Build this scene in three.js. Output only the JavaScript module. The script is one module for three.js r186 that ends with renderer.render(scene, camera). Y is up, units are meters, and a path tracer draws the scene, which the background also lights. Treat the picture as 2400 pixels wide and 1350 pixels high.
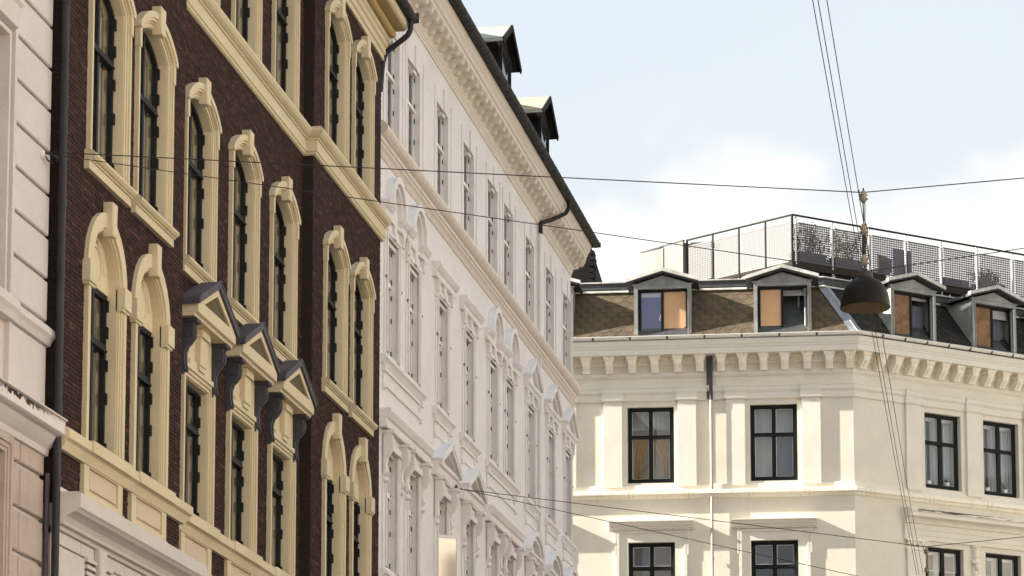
import * as THREE from 'three';
import { mergeGeometries } from 'three/addons/utils/BufferGeometryUtils.js';

// ---------- camera, sky, sun, exposure ----------
const scene = new THREE.Scene();
const EXPOSURE = 3.7;
const renderer = new THREE.WebGLRenderer({ antialias: true });
renderer.toneMapping = THREE.LinearToneMapping;
renderer.toneMappingExposure = EXPOSURE;
renderer.shadowMap.enabled = true;
const PITCH = 7.208 * Math.PI / 180, YAW = 9.362 * Math.PI / 180;
const camera = new THREE.PerspectiveCamera(25.525, 2400 / 3080, 0.5, 3000);
camera.setViewOffset(2400, 3080, 0, 0, 2400, 1350);   // a telephoto frame, the upper part of an upright picture
camera.position.set(0, 1.6, 0);
camera.lookAt(-Math.sin(YAW) * Math.cos(PITCH) * 100, 1.6 + Math.sin(PITCH) * 100, -Math.cos(YAW) * Math.cos(PITCH) * 100);
camera.updateProjectionMatrix();

let seed = 12345;
const rnd = () => { seed = (seed + 0x6D2B79F5) | 0; let t = Math.imul(seed ^ (seed >>> 15), 1 | seed); t = (t + Math.imul(t ^ (t >>> 7), 61 | t)) ^ t; return ((t ^ (t >>> 14)) >>> 0) / 4294967296; };
const rr = (a, b) => a + (b - a) * rnd();
const lat = new Float32Array(65536); for (let i = 0; i < 65536; i++) lat[i] = rnd();
const sm = t => t * t * (3 - 2 * t);
const clamp = (v, a, b) => Math.min(b, Math.max(a, v));
const sstep = (a, b, v) => sm(clamp((v - a) / (b - a), 0, 1));
function vnoise(x, y, per) {                          // value noise on a lattice that repeats every per cells
  const xi = Math.floor(x), yi = Math.floor(y), fx = sm(x - xi), fy = sm(y - yi);
  const m = v => ((v % per) + per) % per, L = (a, b) => lat[(m(a) * 251 + m(b) * 1327 + per * 31) & 65535];
  const a = L(xi, yi), b = L(xi + 1, yi), c = L(xi, yi + 1), d = L(xi + 1, yi + 1);
  return a + (b - a) * fx + (c - a) * fy + (a - b - c + d) * fx * fy;
}
const fbm = (x, y, per, oct) => { let s = 0, w = 0.5, t = 0; for (let i = 0; i < oct; i++) { s += w * vnoise(x, y, per); t += w; w *= 0.5; x *= 2; y *= 2; per *= 2; } return s / t; };

{ // the sky: pale blue air with bright cumulus, the same kind of cloud all round
  const w = 2048, h = 1024, px = new Float32Array(w * h * 4);
  for (let j = 0; j < h; j++) {
    const el = (j + 0.5) / h * 180 - 90;
    for (let i = 0; i < w; i++) {
      const a = ((i + 0.5) / w - 0.5) * 2 * Math.PI, az = Math.atan2(Math.cos(a), -Math.sin(a)) * 180 / Math.PI;
      const k = 1 / Math.max(0.18, Math.sin(Math.max(el, 3) * Math.PI / 180) + 0.1);
      const n1 = fbm(az / 360 * 96 + 40, el * 0.42 + 3, 96, 6);
      const n2 = fbm(az / 360 * 24 + 7, el * 0.12, 24, 5);
      let d = sstep(0.46, 0.66, n1 * 0.5 + n2 * 0.5);
      const wob = (n1 - 0.5) * 2.0 + (fbm(az / 360 * 384, el * 1.5, 384, 4) - 0.5) * 1.2;
      const bump = (ax, ex, rx, ry, top) => 1 - Math.hypot((az - ax) / rx, Math.max(0, (el - ex)) / ry + Math.min(0, el - ex) / (ry * 3)) + wob * top;
      const near = Math.max(bump(-5.3, 15.2, 3.9, 3.3, 0.5), bump(-8.7, 14.6, 3.0, 2.8, 0.45), bump(1.7, 15.4, 2.6, 2.6, 0.45), sstep(17.4, 14.4, el) * 0.9 + wob * 0.3);
      const inView = sstep(18, 12, Math.abs(az + 2)) * sstep(26, 20, Math.abs(el - 10));
      d = d * (1 - inView) + inView * sstep(0.0, 0.8, near) * 0.95;
      d = Math.max(d, 0.10 * sstep(0.35, 0.7, n2));
      const up = sstep(0, 70, el);
      const air = [0.80 - 0.20 * up, 0.88 - 0.16 * up, 0.95 - 0.10 * up];
      const cl = [1.24, 1.21, 1.14], o = (j * w + i) * 4;
      for (let c = 0; c < 3; c++) { const v = el < -1 ? 0.3 : air[c] * (1 - d) + cl[c] * d; px[o + c] = v / EXPOSURE; }
      px[o + 3] = 1;
    }
  }
  const t = new THREE.DataTexture(px, w, h, THREE.RGBAFormat, THREE.FloatType);
  t.mapping = THREE.EquirectangularReflectionMapping; t.magFilter = THREE.LinearFilter; t.minFilter = THREE.LinearFilter; t.wrapS = THREE.RepeatWrapping; t.needsUpdate = true;
  scene.background = t; scene.environment = t;
}
const sun = new THREE.DirectionalLight(new THREE.Color(1, 0.945, 0.865), 5);
sun.position.set(-7.04 * 20, 3.3 * 20, 1.37 * 20 - 60); sun.target.position.set(0, 0, -60);
sun.castShadow = true; sun.shadow.radius = 1; sun.shadow.mapSize.set(4096, 4096);
Object.assign(sun.shadow.camera, { left: -90, right: 90, top: 60, bottom: -60, near: 1, far: 400 });
scene.add(sun, sun.target);

// ---------- materials ----------
function tex(n, f, srgb) {
  const d = new Uint8Array(n * n * 4);
  for (let j = 0; j < n; j++) for (let i = 0; i < n; i++) { const c = f(i / n, j / n), o = (j * n + i) * 4; for (let k = 0; k < 3; k++) d[o + k] = clamp(Math.round((Array.isArray(c) ? c[k] : c) * 255), 0, 255); d[o + 3] = 255; }
  const t = new THREE.DataTexture(d, n, n); t.wrapS = t.wrapT = THREE.RepeatWrapping; t.magFilter = THREE.LinearFilter; t.minFilter = THREE.LinearMipmapLinearFilter; t.generateMipmaps = true;
  if (srgb) t.colorSpace = THREE.SRGBColorSpace; t.needsUpdate = true; return t;
}
const rep = (t, m) => { const c = t.clone(); c.repeat.set(1 / m, 1 / m); c.needsUpdate = true; return c; };
// plaster: blotches, fine grain, faint rain streaks
const T_plaster = rep(tex(512, (u, v) => { const a = fbm(u * 6, v * 6, 6, 5), b = fbm(u * 60, v * 60, 60, 2), s = fbm(u * 48, v * 3, 48, 3); const g = 0.985 - 0.05 * sstep(0.45, 0.8, a) - 0.04 * b - 0.035 * sstep(0.55, 0.85, s); return [g, g * 0.998, g * 0.99]; }, true), 3.1);
const T_clean = rep(tex(512, (u, v) => { const a = fbm(u * 5, v * 5, 5, 4), b = fbm(u * 80, v * 80, 80, 2); const g = 0.99 - 0.05 * a - 0.04 * b; return [g, g, g]; }, true), 2.3);
const T_streak = rep(tex(512, (u, v) => { const s = fbm(u * 40, v * 2.0, 40, 4), a = fbm(u * 7, v * 7, 7, 4); const k = sstep(0.56, 0.85, s * 0.7 + a * 0.3); return [1 - 0.10 * k, 1 - 0.17 * k, 1 - 0.27 * k]; }, true), 2.0);
const T_grain = rep(tex(512, (u, v) => 0.5 * fbm(u * 90, v * 90, 90, 3) + 0.5 * fbm(u * 9, v * 9, 9, 4)), 1.7);
const T_slate = rep(tex(512, (u, v) => { const a = fbm(u * 9, v * 9, 9, 5), l = fbm(u * 70, v * 70, 70, 2), y = sstep(0.62, 0.75, fbm(u * 26 + 3, v * 26, 26, 4)); const g = 0.74 + 0.3 * a - 0.14 * l; return [g + 0.1 * y, g + 0.09 * y, g - 0.02 * y]; }, true), 1.3);
const T_metal = rep(tex(512, (u, v) => { const a = fbm(u * 5, v * 5, 5, 5), s = fbm(u * 30, v * 4, 30, 3); const g = 0.72 + 0.3 * a + 0.12 * (s - 0.5); return [g, g, g]; }, true), 1.9);
const L = (r, g, b) => new THREE.Color().setRGB(r, g, b);
const M = (c, o = {}) => new THREE.MeshPhysicalMaterial({ color: L(...c), roughness: 0.85, metalness: 0, specularIntensity: (o.roughness ?? 0.85) > 0.78 ? 0.2 : 0.6, ...o });
const plaster = (c, o = {}) => M(c, { map: T_plaster, bumpMap: T_grain, bumpScale: 0.004, roughness: 0.9, ...o });
const mat = {
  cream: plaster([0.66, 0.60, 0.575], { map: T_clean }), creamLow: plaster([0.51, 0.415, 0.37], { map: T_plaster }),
  trim: M([0.68, 0.58, 0.395], { map: T_clean, bumpMap: T_grain, bumpScale: 0.003, roughness: 0.8 }),
  trimPanel: M([0.64, 0.53, 0.39], { map: T_clean, bumpMap: T_grain, bumpScale: 0.003 }),
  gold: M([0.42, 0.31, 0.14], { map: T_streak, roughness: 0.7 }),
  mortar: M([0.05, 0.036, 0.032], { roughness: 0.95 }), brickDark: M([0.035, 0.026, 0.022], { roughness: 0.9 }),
  lead: M([0.105, 0.095, 0.115], { map: T_metal, roughness: 0.75 }), bracketDark: M([0.075, 0.07, 0.085], { map: T_metal, roughness: 0.7 }),
  olive: M([0.13, 0.105, 0.06], { map: T_clean }),
  frameDark: new THREE.MeshPhysicalMaterial({ color: L(0.013, 0.014, 0.014), roughness: 0.6, specularIntensity: 0.3 }),
  base: plaster([0.66, 0.61, 0.57], { map: T_clean }),
  pipe: M([0.035, 0.034, 0.042], { map: T_metal, roughness: 0.55 }), pipeGrey: M([0.16, 0.14, 0.15], { map: T_metal, roughness: 0.7 }),
  white: plaster([0.80, 0.765, 0.75], { map: T_clean }), whiteTrim: M([0.80, 0.765, 0.745], { map: T_clean, bumpMap: T_grain, bumpScale: 0.002, roughness: 0.8 }),
  course: M([0.68, 0.61, 0.545], { map: T_streak, roughness: 0.85 }), corniceW: M([0.76, 0.69, 0.60], { map: T_clean, roughness: 0.85 }),
  whiteMetal: M([0.84, 0.85, 0.88], { map: T_clean, roughness: 0.55 }),
  frameWhite: M([0.82, 0.80, 0.77], { roughness: 0.5 }), hinge: M([0.03, 0.028, 0.026], { roughness: 0.6 }),
  gutter: M([0.028, 0.028, 0.024], { map: T_metal, roughness: 0.7 }),
  dormerDark: M([0.03, 0.028, 0.028], { map: T_metal, roughness: 0.8 }), zinc: M([0.42, 0.43, 0.40], { map: T_metal, roughness: 0.6 }), zincRust: M([0.38, 0.33, 0.25], { map: T_streak, roughness: 0.8 }),
  yellow: plaster([0.83, 0.765, 0.64], { map: T_clean }), yellowTrim: plaster([0.85, 0.795, 0.68], { map: T_clean }), pipePaint: M([0.46, 0.42, 0.34], { map: T_streak }), gutterPale: M([0.86, 0.82, 0.74], { map: T_clean, roughness: 0.6 }), yellowStain: M([0.88, 0.82, 0.70], { map: T_streak, bumpMap: T_grain, bumpScale: 0.004, roughness: 0.9 }),
  yellowSoffit: M([0.76, 0.64, 0.46], { map: T_streak, roughness: 0.9 }),
  black: new THREE.MeshPhysicalMaterial({ color: L(0.010, 0.012, 0.012), roughness: 0.6, specularIntensity: 0.3 }), leadRoof: M([0.085, 0.088, 0.09], { map: T_metal, roughness: 0.7 }),
  flashing: M([0.36, 0.37, 0.40], { map: T_metal, roughness: 0.45, metalness: 0.3 }),
  dormerZinc: M([0.38, 0.385, 0.36], { map: T_metal, roughness: 0.65 }), dormerTop: M([0.80, 0.77, 0.70], { map: T_metal, roughness: 0.7 }),
  peach: M([0.72, 0.44, 0.25], { map: T_clean, roughness: 0.8 }), cork: M([0.36, 0.215, 0.125], { map: T_slate, roughness: 0.9 }), blind: M([0.13, 0.13, 0.29], { map: T_clean, roughness: 0.7 }), blindRail: M([0.5, 0.5, 0.56]),
  curtain: M([0.80, 0.80, 0.80], { roughness: 0.95, side: THREE.DoubleSide }), curtainGrey: M([0.42, 0.42, 0.41], { roughness: 0.95 }), reflection_drape: M([0.50, 0.34, 0.16], { map: T_streak, roughness: 0.95 }), net: M([0.50, 0.50, 0.50], { map: T_clean, roughness: 0.95 }), netDark: M([0.16, 0.165, 0.20], { roughness: 0.9 }),
  room: M([0.42, 0.39, 0.35], { roughness: 1 }),
  steel: M([0.035, 0.033, 0.03], { roughness: 0.8 }), steelLight: M([0.55, 0.53, 0.48], { roughness: 0.45, metalness: 0.4 }), meshShade: M([0.12, 0.112, 0.112], { roughness: 0.7 }), meshSun: M([0.19, 0.185, 0.175], { roughness: 0.7 }),
  hut: plaster([0.29, 0.28, 0.26]), darkWood: M([0.045, 0.036, 0.028], { map: T_streak }), leaf: M([0.07, 0.085, 0.03], { side: THREE.DoubleSide, roughness: 0.8 }), leafPale: M([0.2, 0.21, 0.08], { side: THREE.DoubleSide, roughness: 0.8 }),
  pot: M([0.75, 0.75, 0.75]), rattan: M([0.10, 0.085, 0.095], { roughness: 0.9 }), bulb: M([0.8, 0.72, 0.6], { roughness: 0.3 }), cloth: M([0.15, 0.145, 0.2], { roughness: 0.95 }),
  lampShade: new THREE.MeshPhysicalMaterial({ color: L(0.010, 0.008, 0.007), roughness: 0.5, specularIntensity: 0.2 }), lampInside: M([0.16, 0.11, 0.06], { map: T_streak, roughness: 0.7 }), ceramic: M([0.24, 0.205, 0.15], { roughness: 0.35 }), iron: M([0.03, 0.025, 0.022], { roughness: 0.6 }), wire: M([0.03, 0.026, 0.024], { roughness: 0.6 }),
  asphalt: M([0.05, 0.05, 0.052], { roughness: 0.95 }), paving: M([0.24, 0.23, 0.22], { map: T_plaster, roughness: 0.95 }), ground: M([0.10, 0.098, 0.094], { map: T_plaster, roughness: 0.95 }),
  oppA: plaster([0.66, 0.57, 0.49]), oppB: plaster([0.66, 0.63, 0.57]), oppC: plaster([0.62, 0.40, 0.30]), oppTrim: plaster([0.78, 0.72, 0.62]),
};
mat.glass = new THREE.MeshPhysicalMaterial({ color: L(0.96, 0.97, 0.97), roughness: 0.02, transmission: 1, thickness: 0, ior: 1.52 });
mat.mirrorGlass = new THREE.MeshPhysicalMaterial({ color: L(0.42, 0.36, 0.31), roughness: 0.06, metalness: 0.75 });
mat.darkGlass = new THREE.MeshPhysicalMaterial({ color: L(0.03, 0.032, 0.034), roughness: 0.05, ior: 1.52, specularIntensity: 0.5 });

// ---------- geometry helpers (metres; facade frames: x along the wall, y up, z out of the wall) ----------
function tidy(g) { g = g.index ? g.toNonIndexed() : g; for (const k of Object.keys(g.attributes)) if (!['position', 'normal', 'uv'].includes(k)) g.deleteAttribute(k); g.clearGroups(); g.morphAttributes = {}; return g; }
function muv(g) {                                     // uv in metres, by the side each triangle faces
  g = tidy(g); const p = g.attributes.position, n = p.count, uv = new Float32Array(n * 2), a = new THREE.Vector3(), b = new THREE.Vector3(), c = new THREE.Vector3(), e = new THREE.Vector3();
  for (let i = 0; i < n; i += 3) {
    a.fromBufferAttribute(p, i); b.fromBufferAttribute(p, i + 1); c.fromBufferAttribute(p, i + 2); e.copy(b).sub(a).cross(c.clone().sub(a));
    const ax = Math.abs(e.x), ay = Math.abs(e.y), az = Math.abs(e.z);
    for (let k = 0; k < 3; k++) { const x = p.getX(i + k), y = p.getY(i + k), z = p.getZ(i + k), o = (i + k) * 2; if (ay > ax && ay > az) { uv[o] = x; uv[o + 1] = z; } else if (ax > az) { uv[o] = z + 0.37; uv[o + 1] = y; } else { uv[o] = x; uv[o + 1] = y; } }
  }
  g.setAttribute('uv', new THREE.BufferAttribute(uv, 2)); if (!g.attributes.normal) g.computeVertexNormals(); return g;
}
const mg = list => { list = list.flat(Infinity).filter(Boolean).map(tidy); for (const g of list) { if (!g.attributes.normal) g.computeVertexNormals(); if (!g.attributes.uv) g.setAttribute('uv', new THREE.BufferAttribute(new Float32Array(g.attributes.position.count * 2), 2)); } return list.length === 1 ? list[0] : mergeGeometries(list); };
const box = (x0, x1, y0, y1, z0, z1) => new THREE.BoxGeometry(Math.abs(x1 - x0), Math.abs(y1 - y0), Math.abs(z1 - z0)).translate((x0 + x1) / 2, (y0 + y1) / 2, (z0 + z1) / 2);
function poly(tris) { const g = new THREE.BufferGeometry(); g.setAttribute('position', new THREE.BufferAttribute(new Float32Array(tris.flat(2)), 3)); g.computeVertexNormals(); return g; }
const quad = (a, b, c, d) => [a, b, c, a, c, d];
function sweep(profile, path) {                       // profile: closed [[z, y]...]; path: [[x, z, nx, nz]...] (n: outward, longer at mitres)
  const pt = (q, s) => [q[0] + q[2] * s[0], s[1], q[1] + q[3] * s[0]], t = [], n = profile.length;
  for (let i = 0; i + 1 < path.length; i++) for (let k = 0; k < n; k++) { const s = profile[k], e = profile[(k + 1) % n]; t.push(quad(pt(path[i], s), pt(path[i], e), pt(path[i + 1], e), pt(path[i + 1], s))); }
  const tri = THREE.ShapeUtils.triangulateShape(profile.map(q => new THREE.Vector2(q[0], q[1])), []);
  for (const f of tri) { t.push(f.map(i => pt(path[0], profile[i]))); t.push(f.slice().reverse().map(i => pt(path[path.length - 1], profile[i]))); }
  return poly(t.flat(1).length ? t : t);
}
const run = (profile, x0, x1, z0 = 0) => sweep(profile, [[x0, z0, 0, 1], [x1, z0, 0, 1]]);
const V2 = a => a.map(q => new THREE.Vector2(q[0], q[1]));
function extr(pts, z0, z1, holes = [], bevel = 0) {
  const s = new THREE.Shape(V2(pts)); for (const h of holes) s.holes.push(new THREE.Path(V2(h)));
  return new THREE.ExtrudeGeometry(s, { depth: z1 - z0 - 2 * bevel, bevelEnabled: bevel > 0, bevelSize: bevel, bevelThickness: bevel, bevelOffset: -bevel, bevelSegments: 1 }).translate(0, 0, z0 + bevel);
}
const extrX = (pts, x0, x1) => extr(pts, 0, x1 - x0).rotateY(-Math.PI / 2).translate(x1, 0, 0);   // pts are [z, y]
function outline(type, c, hw, y0, ys, rise = 0, off = 0, n = 14) {   // an opening, from its foot round over its head
  const w = hw + off, p = [[c - w, y0], [c + w, y0]];
  if (type === 'rect') { p.push([c + w, ys + off], [c - w, ys + off]); return p; }
  const r0 = type === 'arch' ? hw : (hw * hw + rise * rise) / (2 * rise), yc = type === 'arch' ? ys : ys + rise - r0, r = r0 + off;
  const a0 = Math.asin(clamp(w / r, -1, 1));
  for (let i = 0; i <= n; i++) { const a = a0 - 2 * a0 * i / n; p.push([c + r * Math.sin(a), yc + r * Math.cos(a)]); }
  return p;
}
function ring(type, c, hw, y0, ys, rise, o0, o1, z0, z1) {           // a frame round an opening, open at the foot
  const a = outline(type, c, hw, y0, ys, rise, o1), b = outline(type, c, hw, y0, ys, rise, o0);
  return extr([a[0], ...b.slice(0, 1), ...b.slice(2).reverse(), b[1], a[1], ...a.slice(2)], z0, z1);
}
function tube(pts, r, n = 8, seg) { const c = new THREE.CatmullRomCurve3(pts.map(q => new THREE.Vector3(...q)), false, 'catmullrom', 0.1); return new THREE.TubeGeometry(c, seg || pts.length * 4, r, n, false); }
function bar(a, b, r, n = 8) { return new THREE.TubeGeometry(new THREE.LineCurve3(new THREE.Vector3(...a), new THREE.Vector3(...b)), 1, r, n, false); }
function beam(a, b, w, t, up = [0, 1, 0]) {           // a flat bar from a to b: w across, t along up
  const A = new THREE.Vector3(...a), B = new THREE.Vector3(...b), d = B.clone().sub(A), l = d.length(); d.normalize();
  const s = d.clone().cross(new THREE.Vector3(...up)).normalize(), u = s.clone().cross(d), m = new THREE.Matrix4().makeBasis(d, u, s).setPosition(A.clone().add(B).multiplyScalar(0.5));
  return new THREE.BoxGeometry(l, t, w).applyMatrix4(m);
}
const lathe = (pts, n = 24) => new THREE.LatheGeometry(pts.map(q => new THREE.Vector2(q[0], q[1])), n);

const taken = {};
function numbered(n) { const k = taken[n] = (taken[n] ?? -1) + 1; return k ? n + '_' + String(k).padStart(3, '0') : n; }
function info(o, label, category, group, kind) { if (label) o.userData.label = label; if (category) o.userData.category = category; if (group) o.userData.group = group; if (kind) o.userData.kind = kind; return o; }
function thing(name, label, category, pos = [0, 0, 0], turn = 0, group) { const o = new THREE.Group(); o.name = numbered(name); o.position.set(...pos); o.rotation.y = turn; scene.add(o); return info(o, label, category, group); }
function part(parent, name, geo, m, raw) { const g = raw ? tidy(geo) : muv(Array.isArray(geo) ? mg(geo) : geo), o = new THREE.Mesh(g, m); o.name = numbered(name); o.castShadow = o.receiveShadow = true; parent.add(o); return o; }
function single(name, geo, m, label, category, group, kind) { return info(part(scene, name, geo, m), label, category, group, kind); }

// ---------- ground ----------
single('ground', box(-400, 400, -0.3, 0, -500, 300), mat.ground, null, null, null, 'structure');
single('road', box(-8, 8, 0.004, 0.012, -92, 60), mat.asphalt, null, null, null, 'structure');
single('side_street', box(-120, -8.02, 0.004, 0.012, -92, -84), mat.asphalt, null, null, null, 'structure');
single('pavement', box(-12.6, -8.4, 0.002, 0.13, -81.5, 60), mat.paving, null, null, null, 'structure');
single('pavement', box(8.4, 12.6, 0.002, 0.13, -76, 60), mat.paving, null, null, null, 'structure');

// a window that fills an opening: its frame is the part, each pane a sub-part
function casement(b, o) {
  const { type = 'rect', c, hw, y0, ys, rise = 0, z, fm, transom, t = 0.07, mull = 0.08, depth = 0.07, hinges = true, gm = mat.glass, behind, bm, name = 'window', hingeMat, bars = true } = o;
  const top = outline(type, c, hw, y0, ys, rise, -t), yAt = x => { if (type === 'rect') return ys - t; const r0 = type === 'arch' ? hw : (hw * hw + rise * rise) / (2 * rise), yc = type === 'arch' ? ys : ys + rise - r0, r = r0 - t; return yc + Math.sqrt(Math.max(0, r * r - (x - c) * (x - c))); };
  const g = [ring(type, c, hw, y0, ys, rise, -t, 0, z - depth, z), box(c - hw + t, c + hw - t, y0, y0 + t * 1.3, z - depth, z - 0.004)];
  if (transom) { g.push(box(c - hw + t, c + hw - t, transom - 0.05, transom + 0.05, z - depth, z + 0.012)); g.push(box(c - hw + t, c + hw - t, transom - 0.065, transom - 0.03, z - depth, z + 0.04)); }
  if (mull) g.push(box(c - mull / 2, c + mull / 2, y0 + t * 1.3, yAt(c) + 0.01, z - depth, z + 0.006));
  if (hinges && !hingeMat) for (const f of [0.08, 0.38, 0.58, 0.78, 0.94]) for (const s of [-1, 1]) g.push(box(c + s * (hw - 0.035) - 0.03, c + s * (hw - 0.035) + 0.03, y0 + (ys - y0) * f - 0.08, y0 + (ys - y0) * f + 0.08, z - 0.01, z + 0.035));
  const w = part(b, name, g, fm);
  if (hinges && hingeMat) for (const f of [0.07, 0.36, 0.56, 0.70, 0.95]) for (const s of [-1, 1]) part(w, 'hinge', box(c + s * (hw - 0.03) - 0.018, c + s * (hw - 0.03) + 0.018, y0 + (ys - y0) * f - 0.05, y0 + (ys - y0) * f + 0.05, z - 0.01, z + 0.02), hingeMat);
  const xs = mull ? [[c - hw + t, c - mull / 2], [c + mull / 2, c + hw - t]] : [[c - hw + t, c + hw - t]];
  const ys2 = transom ? [[y0 + t * 1.3, transom - 0.05], [transom + 0.05, null]] : [[y0 + t * 1.3, null]];
  for (const [xa, xb] of xs) for (const [ya, yb] of ys2) {
    let p; const e = 0.012, sash = [];
    if (yb !== null || type === 'rect') { const yt = yb ?? ys - t; p = [[xa, ya], [xb, ya], [xb, yt], [xa, yt]]; } else { p = [[xa, ya], [xb, ya]]; for (let i = 0; i <= 6; i++) { const x = xb + (xa - xb) * i / 6; p.push([x, yAt(x)]); } }
    const cx = (xa + xb) / 2, cy = p.reduce((s, q) => s + q[1], 0) / p.length;
    part(w, 'pane', extr(p.map(q => [q[0] + (cx > q[0] ? -e : e), q[1] + (cy > q[1] ? -e : e)]), z - depth * 0.7, z - depth * 0.7 + 0.006), gm);
  }
  if (behind) part(w, 'curtain', behind, bm);
  return w;
}
// hanging cloth with pleats between x0 and x1
function pleats(x0, x1, y0, y1, z, amp = 0.03, n) {
  n = n || Math.max(8, Math.round((x1 - x0) * 40)); const t = [], P = i => [x0 + (x1 - x0) * i / n, z + amp * Math.sin(i * 1.9) * (0.6 + 0.4 * Math.sin(i * 0.7))];
  for (let i = 0; i < n; i++) { const a = P(i), b = P(i + 1); t.push(quad([a[0], y0, a[1]], [b[0], y0, b[1]], [b[0], y1, b[1]], [a[0], y1, a[1]])); }
  return poly(t);
}

// ---------- the dark red brick building ----------
const brick = thing('brick_building', 'dark red brick building with pale yellow window surrounds and grey pediments', 'building', [-12, 0, -36.1], Math.PI / 2);
{
  const b = brick, SEC = [[0, 5.75, 0], [5.75, 14.3, -0.2], [14.3, 20.2, 0]], COLS = [[1.8, 0], [4.0, 0], [7.27, 1], [10.02, 1], [12.77, 1], [16.05, 2], [18.35, 2]];
  const HW = 0.75, YA = 17.95, YB = 13.45, YC = 9.4, SP = 2.48, RISE = 0.28;
  const holes = [[], [], []], cover = [];
  for (const [c, k] of COLS) {
    for (const y of [YA, YB]) { holes[k].push(outline('seg', c, HW, y, y + SP, RISE)); cover.push([c - 0.86, c + 0.86, y - 0.2, y + SP + 0.30]); }
    if (k === 1) { holes[k].push(outline('rect', c, 0.72, YC, 11.6)); cover.push([c - 0.86, c + 0.86, YC - 0.3, 11.75]); } else { holes[k].push(outline('arch', c, 0.66, YC, 11.88)); cover.push([c - 0.8, c + 0.8, YC - 0.3, 12.3], [c - 0.6, c + 0.6, 12.2, 12.46], [c - 0.45, c + 0.45, 12.4, 12.66]); }
    cover.push([c - 0.9, c + 0.9, 8.5, 9.4]);
  }
  SEC.forEach(([x0, x1, z], k) => {
    const w = part(b, 'wall', extr([[x0, 8.4], [x1, 8.4], [x1, 22.2], [x0, 22.2]], z - 0.45, z - 0.012, holes[k]), mat.mortar);
    w.userData.label = k === 1 ? 'recessed middle part of the brick wall' : 'projecting end part of the brick wall';
    SEC[k].wall = w;
  });
  // returns in a darker brick tone where the end parts stand forward
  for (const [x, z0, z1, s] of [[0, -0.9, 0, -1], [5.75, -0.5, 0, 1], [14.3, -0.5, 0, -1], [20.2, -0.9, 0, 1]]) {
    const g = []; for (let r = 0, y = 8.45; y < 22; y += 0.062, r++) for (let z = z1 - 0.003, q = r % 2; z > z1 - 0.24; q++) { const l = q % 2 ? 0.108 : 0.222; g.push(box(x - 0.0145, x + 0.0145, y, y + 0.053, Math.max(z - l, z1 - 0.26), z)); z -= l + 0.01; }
    part(b, 'dark_return', g, mat.brickDark).userData.kind = 'stuff';
  }
  part(b, 'inner_wall', [box(0.02, 20.18, 0, 22, -9, -5), box(0.02, 0.2, 0, 22.1, -5, -0.5), box(20.0, 20.18, 0, 22.1, -5, -0.5), ...[5.75, 14.3].map(x => box(x - 0.1, x + 0.1, 8, 22, -5, -0.7)), ...[8.9, 13, 17.4, 21.6].map(y => box(0.2, 20, y, y + 0.2, -5, -0.66))], mat.room);
  // bricks: cross bond, every one a real block a little proud of the joint
  const tones = [[0.046, 0.0235, 0.0205], [0.038, 0.021, 0.019], [0.057, 0.028, 0.024], [0.032, 0.019, 0.0185], [0.074, 0.037, 0.031]];
  const bm = tones.map(t => M(t, { roughness: 0.88 })), gs = box(-0.5, 0.5, -0.5, 0.5, -0.5, 0.5), list = [];
  SEC.forEach(([x0, x1, z], k) => {
    for (let r = 0, y = 8.47; y < 21.3; y += 0.062, r++) {
      let x = x0 - (r % 2 ? 0.0 : 0.056), q = r % 2;
      while (x < x1) {
        const l = q++ % 2 ? 0.108 : 0.222, xa = Math.max(x, x0 + 0.002), xb = Math.min(x + l, x1 - 0.002); x += l + 0.01;
        if (xb - xa < 0.03) continue;
        let ca = xa, cb = xb;                          // cut back where a surround covers the wall
        for (const cv of cover) if (y + 0.05 > cv[2] && y < cv[3] && cb > cv[0] && ca < cv[1]) { if (ca < cv[0]) cb = Math.min(cb, cv[0]); else if (cb > cv[1]) ca = Math.max(ca, cv[1]); else cb = ca; }
        if (cb - ca < 0.02) continue;
        list.push([(ca + cb) / 2, y + 0.026, z - 0.015 + rr(-0.003, 0.003), cb - ca, 0.053, 0.036, k]);
      }
    }
  });
  const near = list.map((q, i) => [q[6] === 0 && q[1] > 12.6 && q[1] < 16.6 && (q[0] > 4.9 || q[0] < 0.75) ? 0 : q[0] > 6 && q[0] < 14 && q[1] > 16.9 && q[1] < 17.2 ? 1 : 2, i]).sort((p, q) => p[0] - q[0] || p[1] - q[1]).slice(0, 300).map(p => p[1]), isNear = new Set(near);
  const pick = () => { const v = rnd(); return v < 0.34 ? 0 : v < 0.62 ? 1 : v < 0.8 ? 2 : v < 0.94 ? 3 : 4; };
  const unit = tidy(gs);
  for (const i of near) { const q = list[i], o = new THREE.Mesh(unit, bm[pick()]); o.name = numbered('brick'); o.position.set(q[0], q[1], q[2]); o.scale.set(q[3], q[4], q[5]); o.castShadow = o.receiveShadow = true; SEC[q[6]].wall.add(o); }
  const rest = list.filter((_, i) => !isNear.has(i)), inst = new THREE.InstancedMesh(unit, M([1, 1, 1], { roughness: 0.88 }), rest.length), m4 = new THREE.Matrix4(), qt = new THREE.Quaternion();
  rest.forEach((q, i) => { m4.compose(new THREE.Vector3(q[0], q[1], q[2]), qt, new THREE.Vector3(q[3], q[4], q[5])); inst.setMatrixAt(i, m4); const t = tones[pick()], v = rr(0.85, 1.15); inst.setColorAt(i, L(t[0] * v, t[1] * v, t[2] * v)); });
  inst.name = 'brickwork'; inst.userData.kind = 'stuff'; inst.castShadow = inst.receiveShadow = true; b.add(inst);

  const sillP = y => [[-0.12, y], [0.08, y], [0.13, y - 0.015], [0.165, y - 0.05], [0.165, y - 0.085], [0.13, y - 0.12], [0.10, y - 0.13], [0.10, y - 0.15], [0.075, y - 0.15], [0.075, y - 0.27], [-0.02, y - 0.27]];
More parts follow.
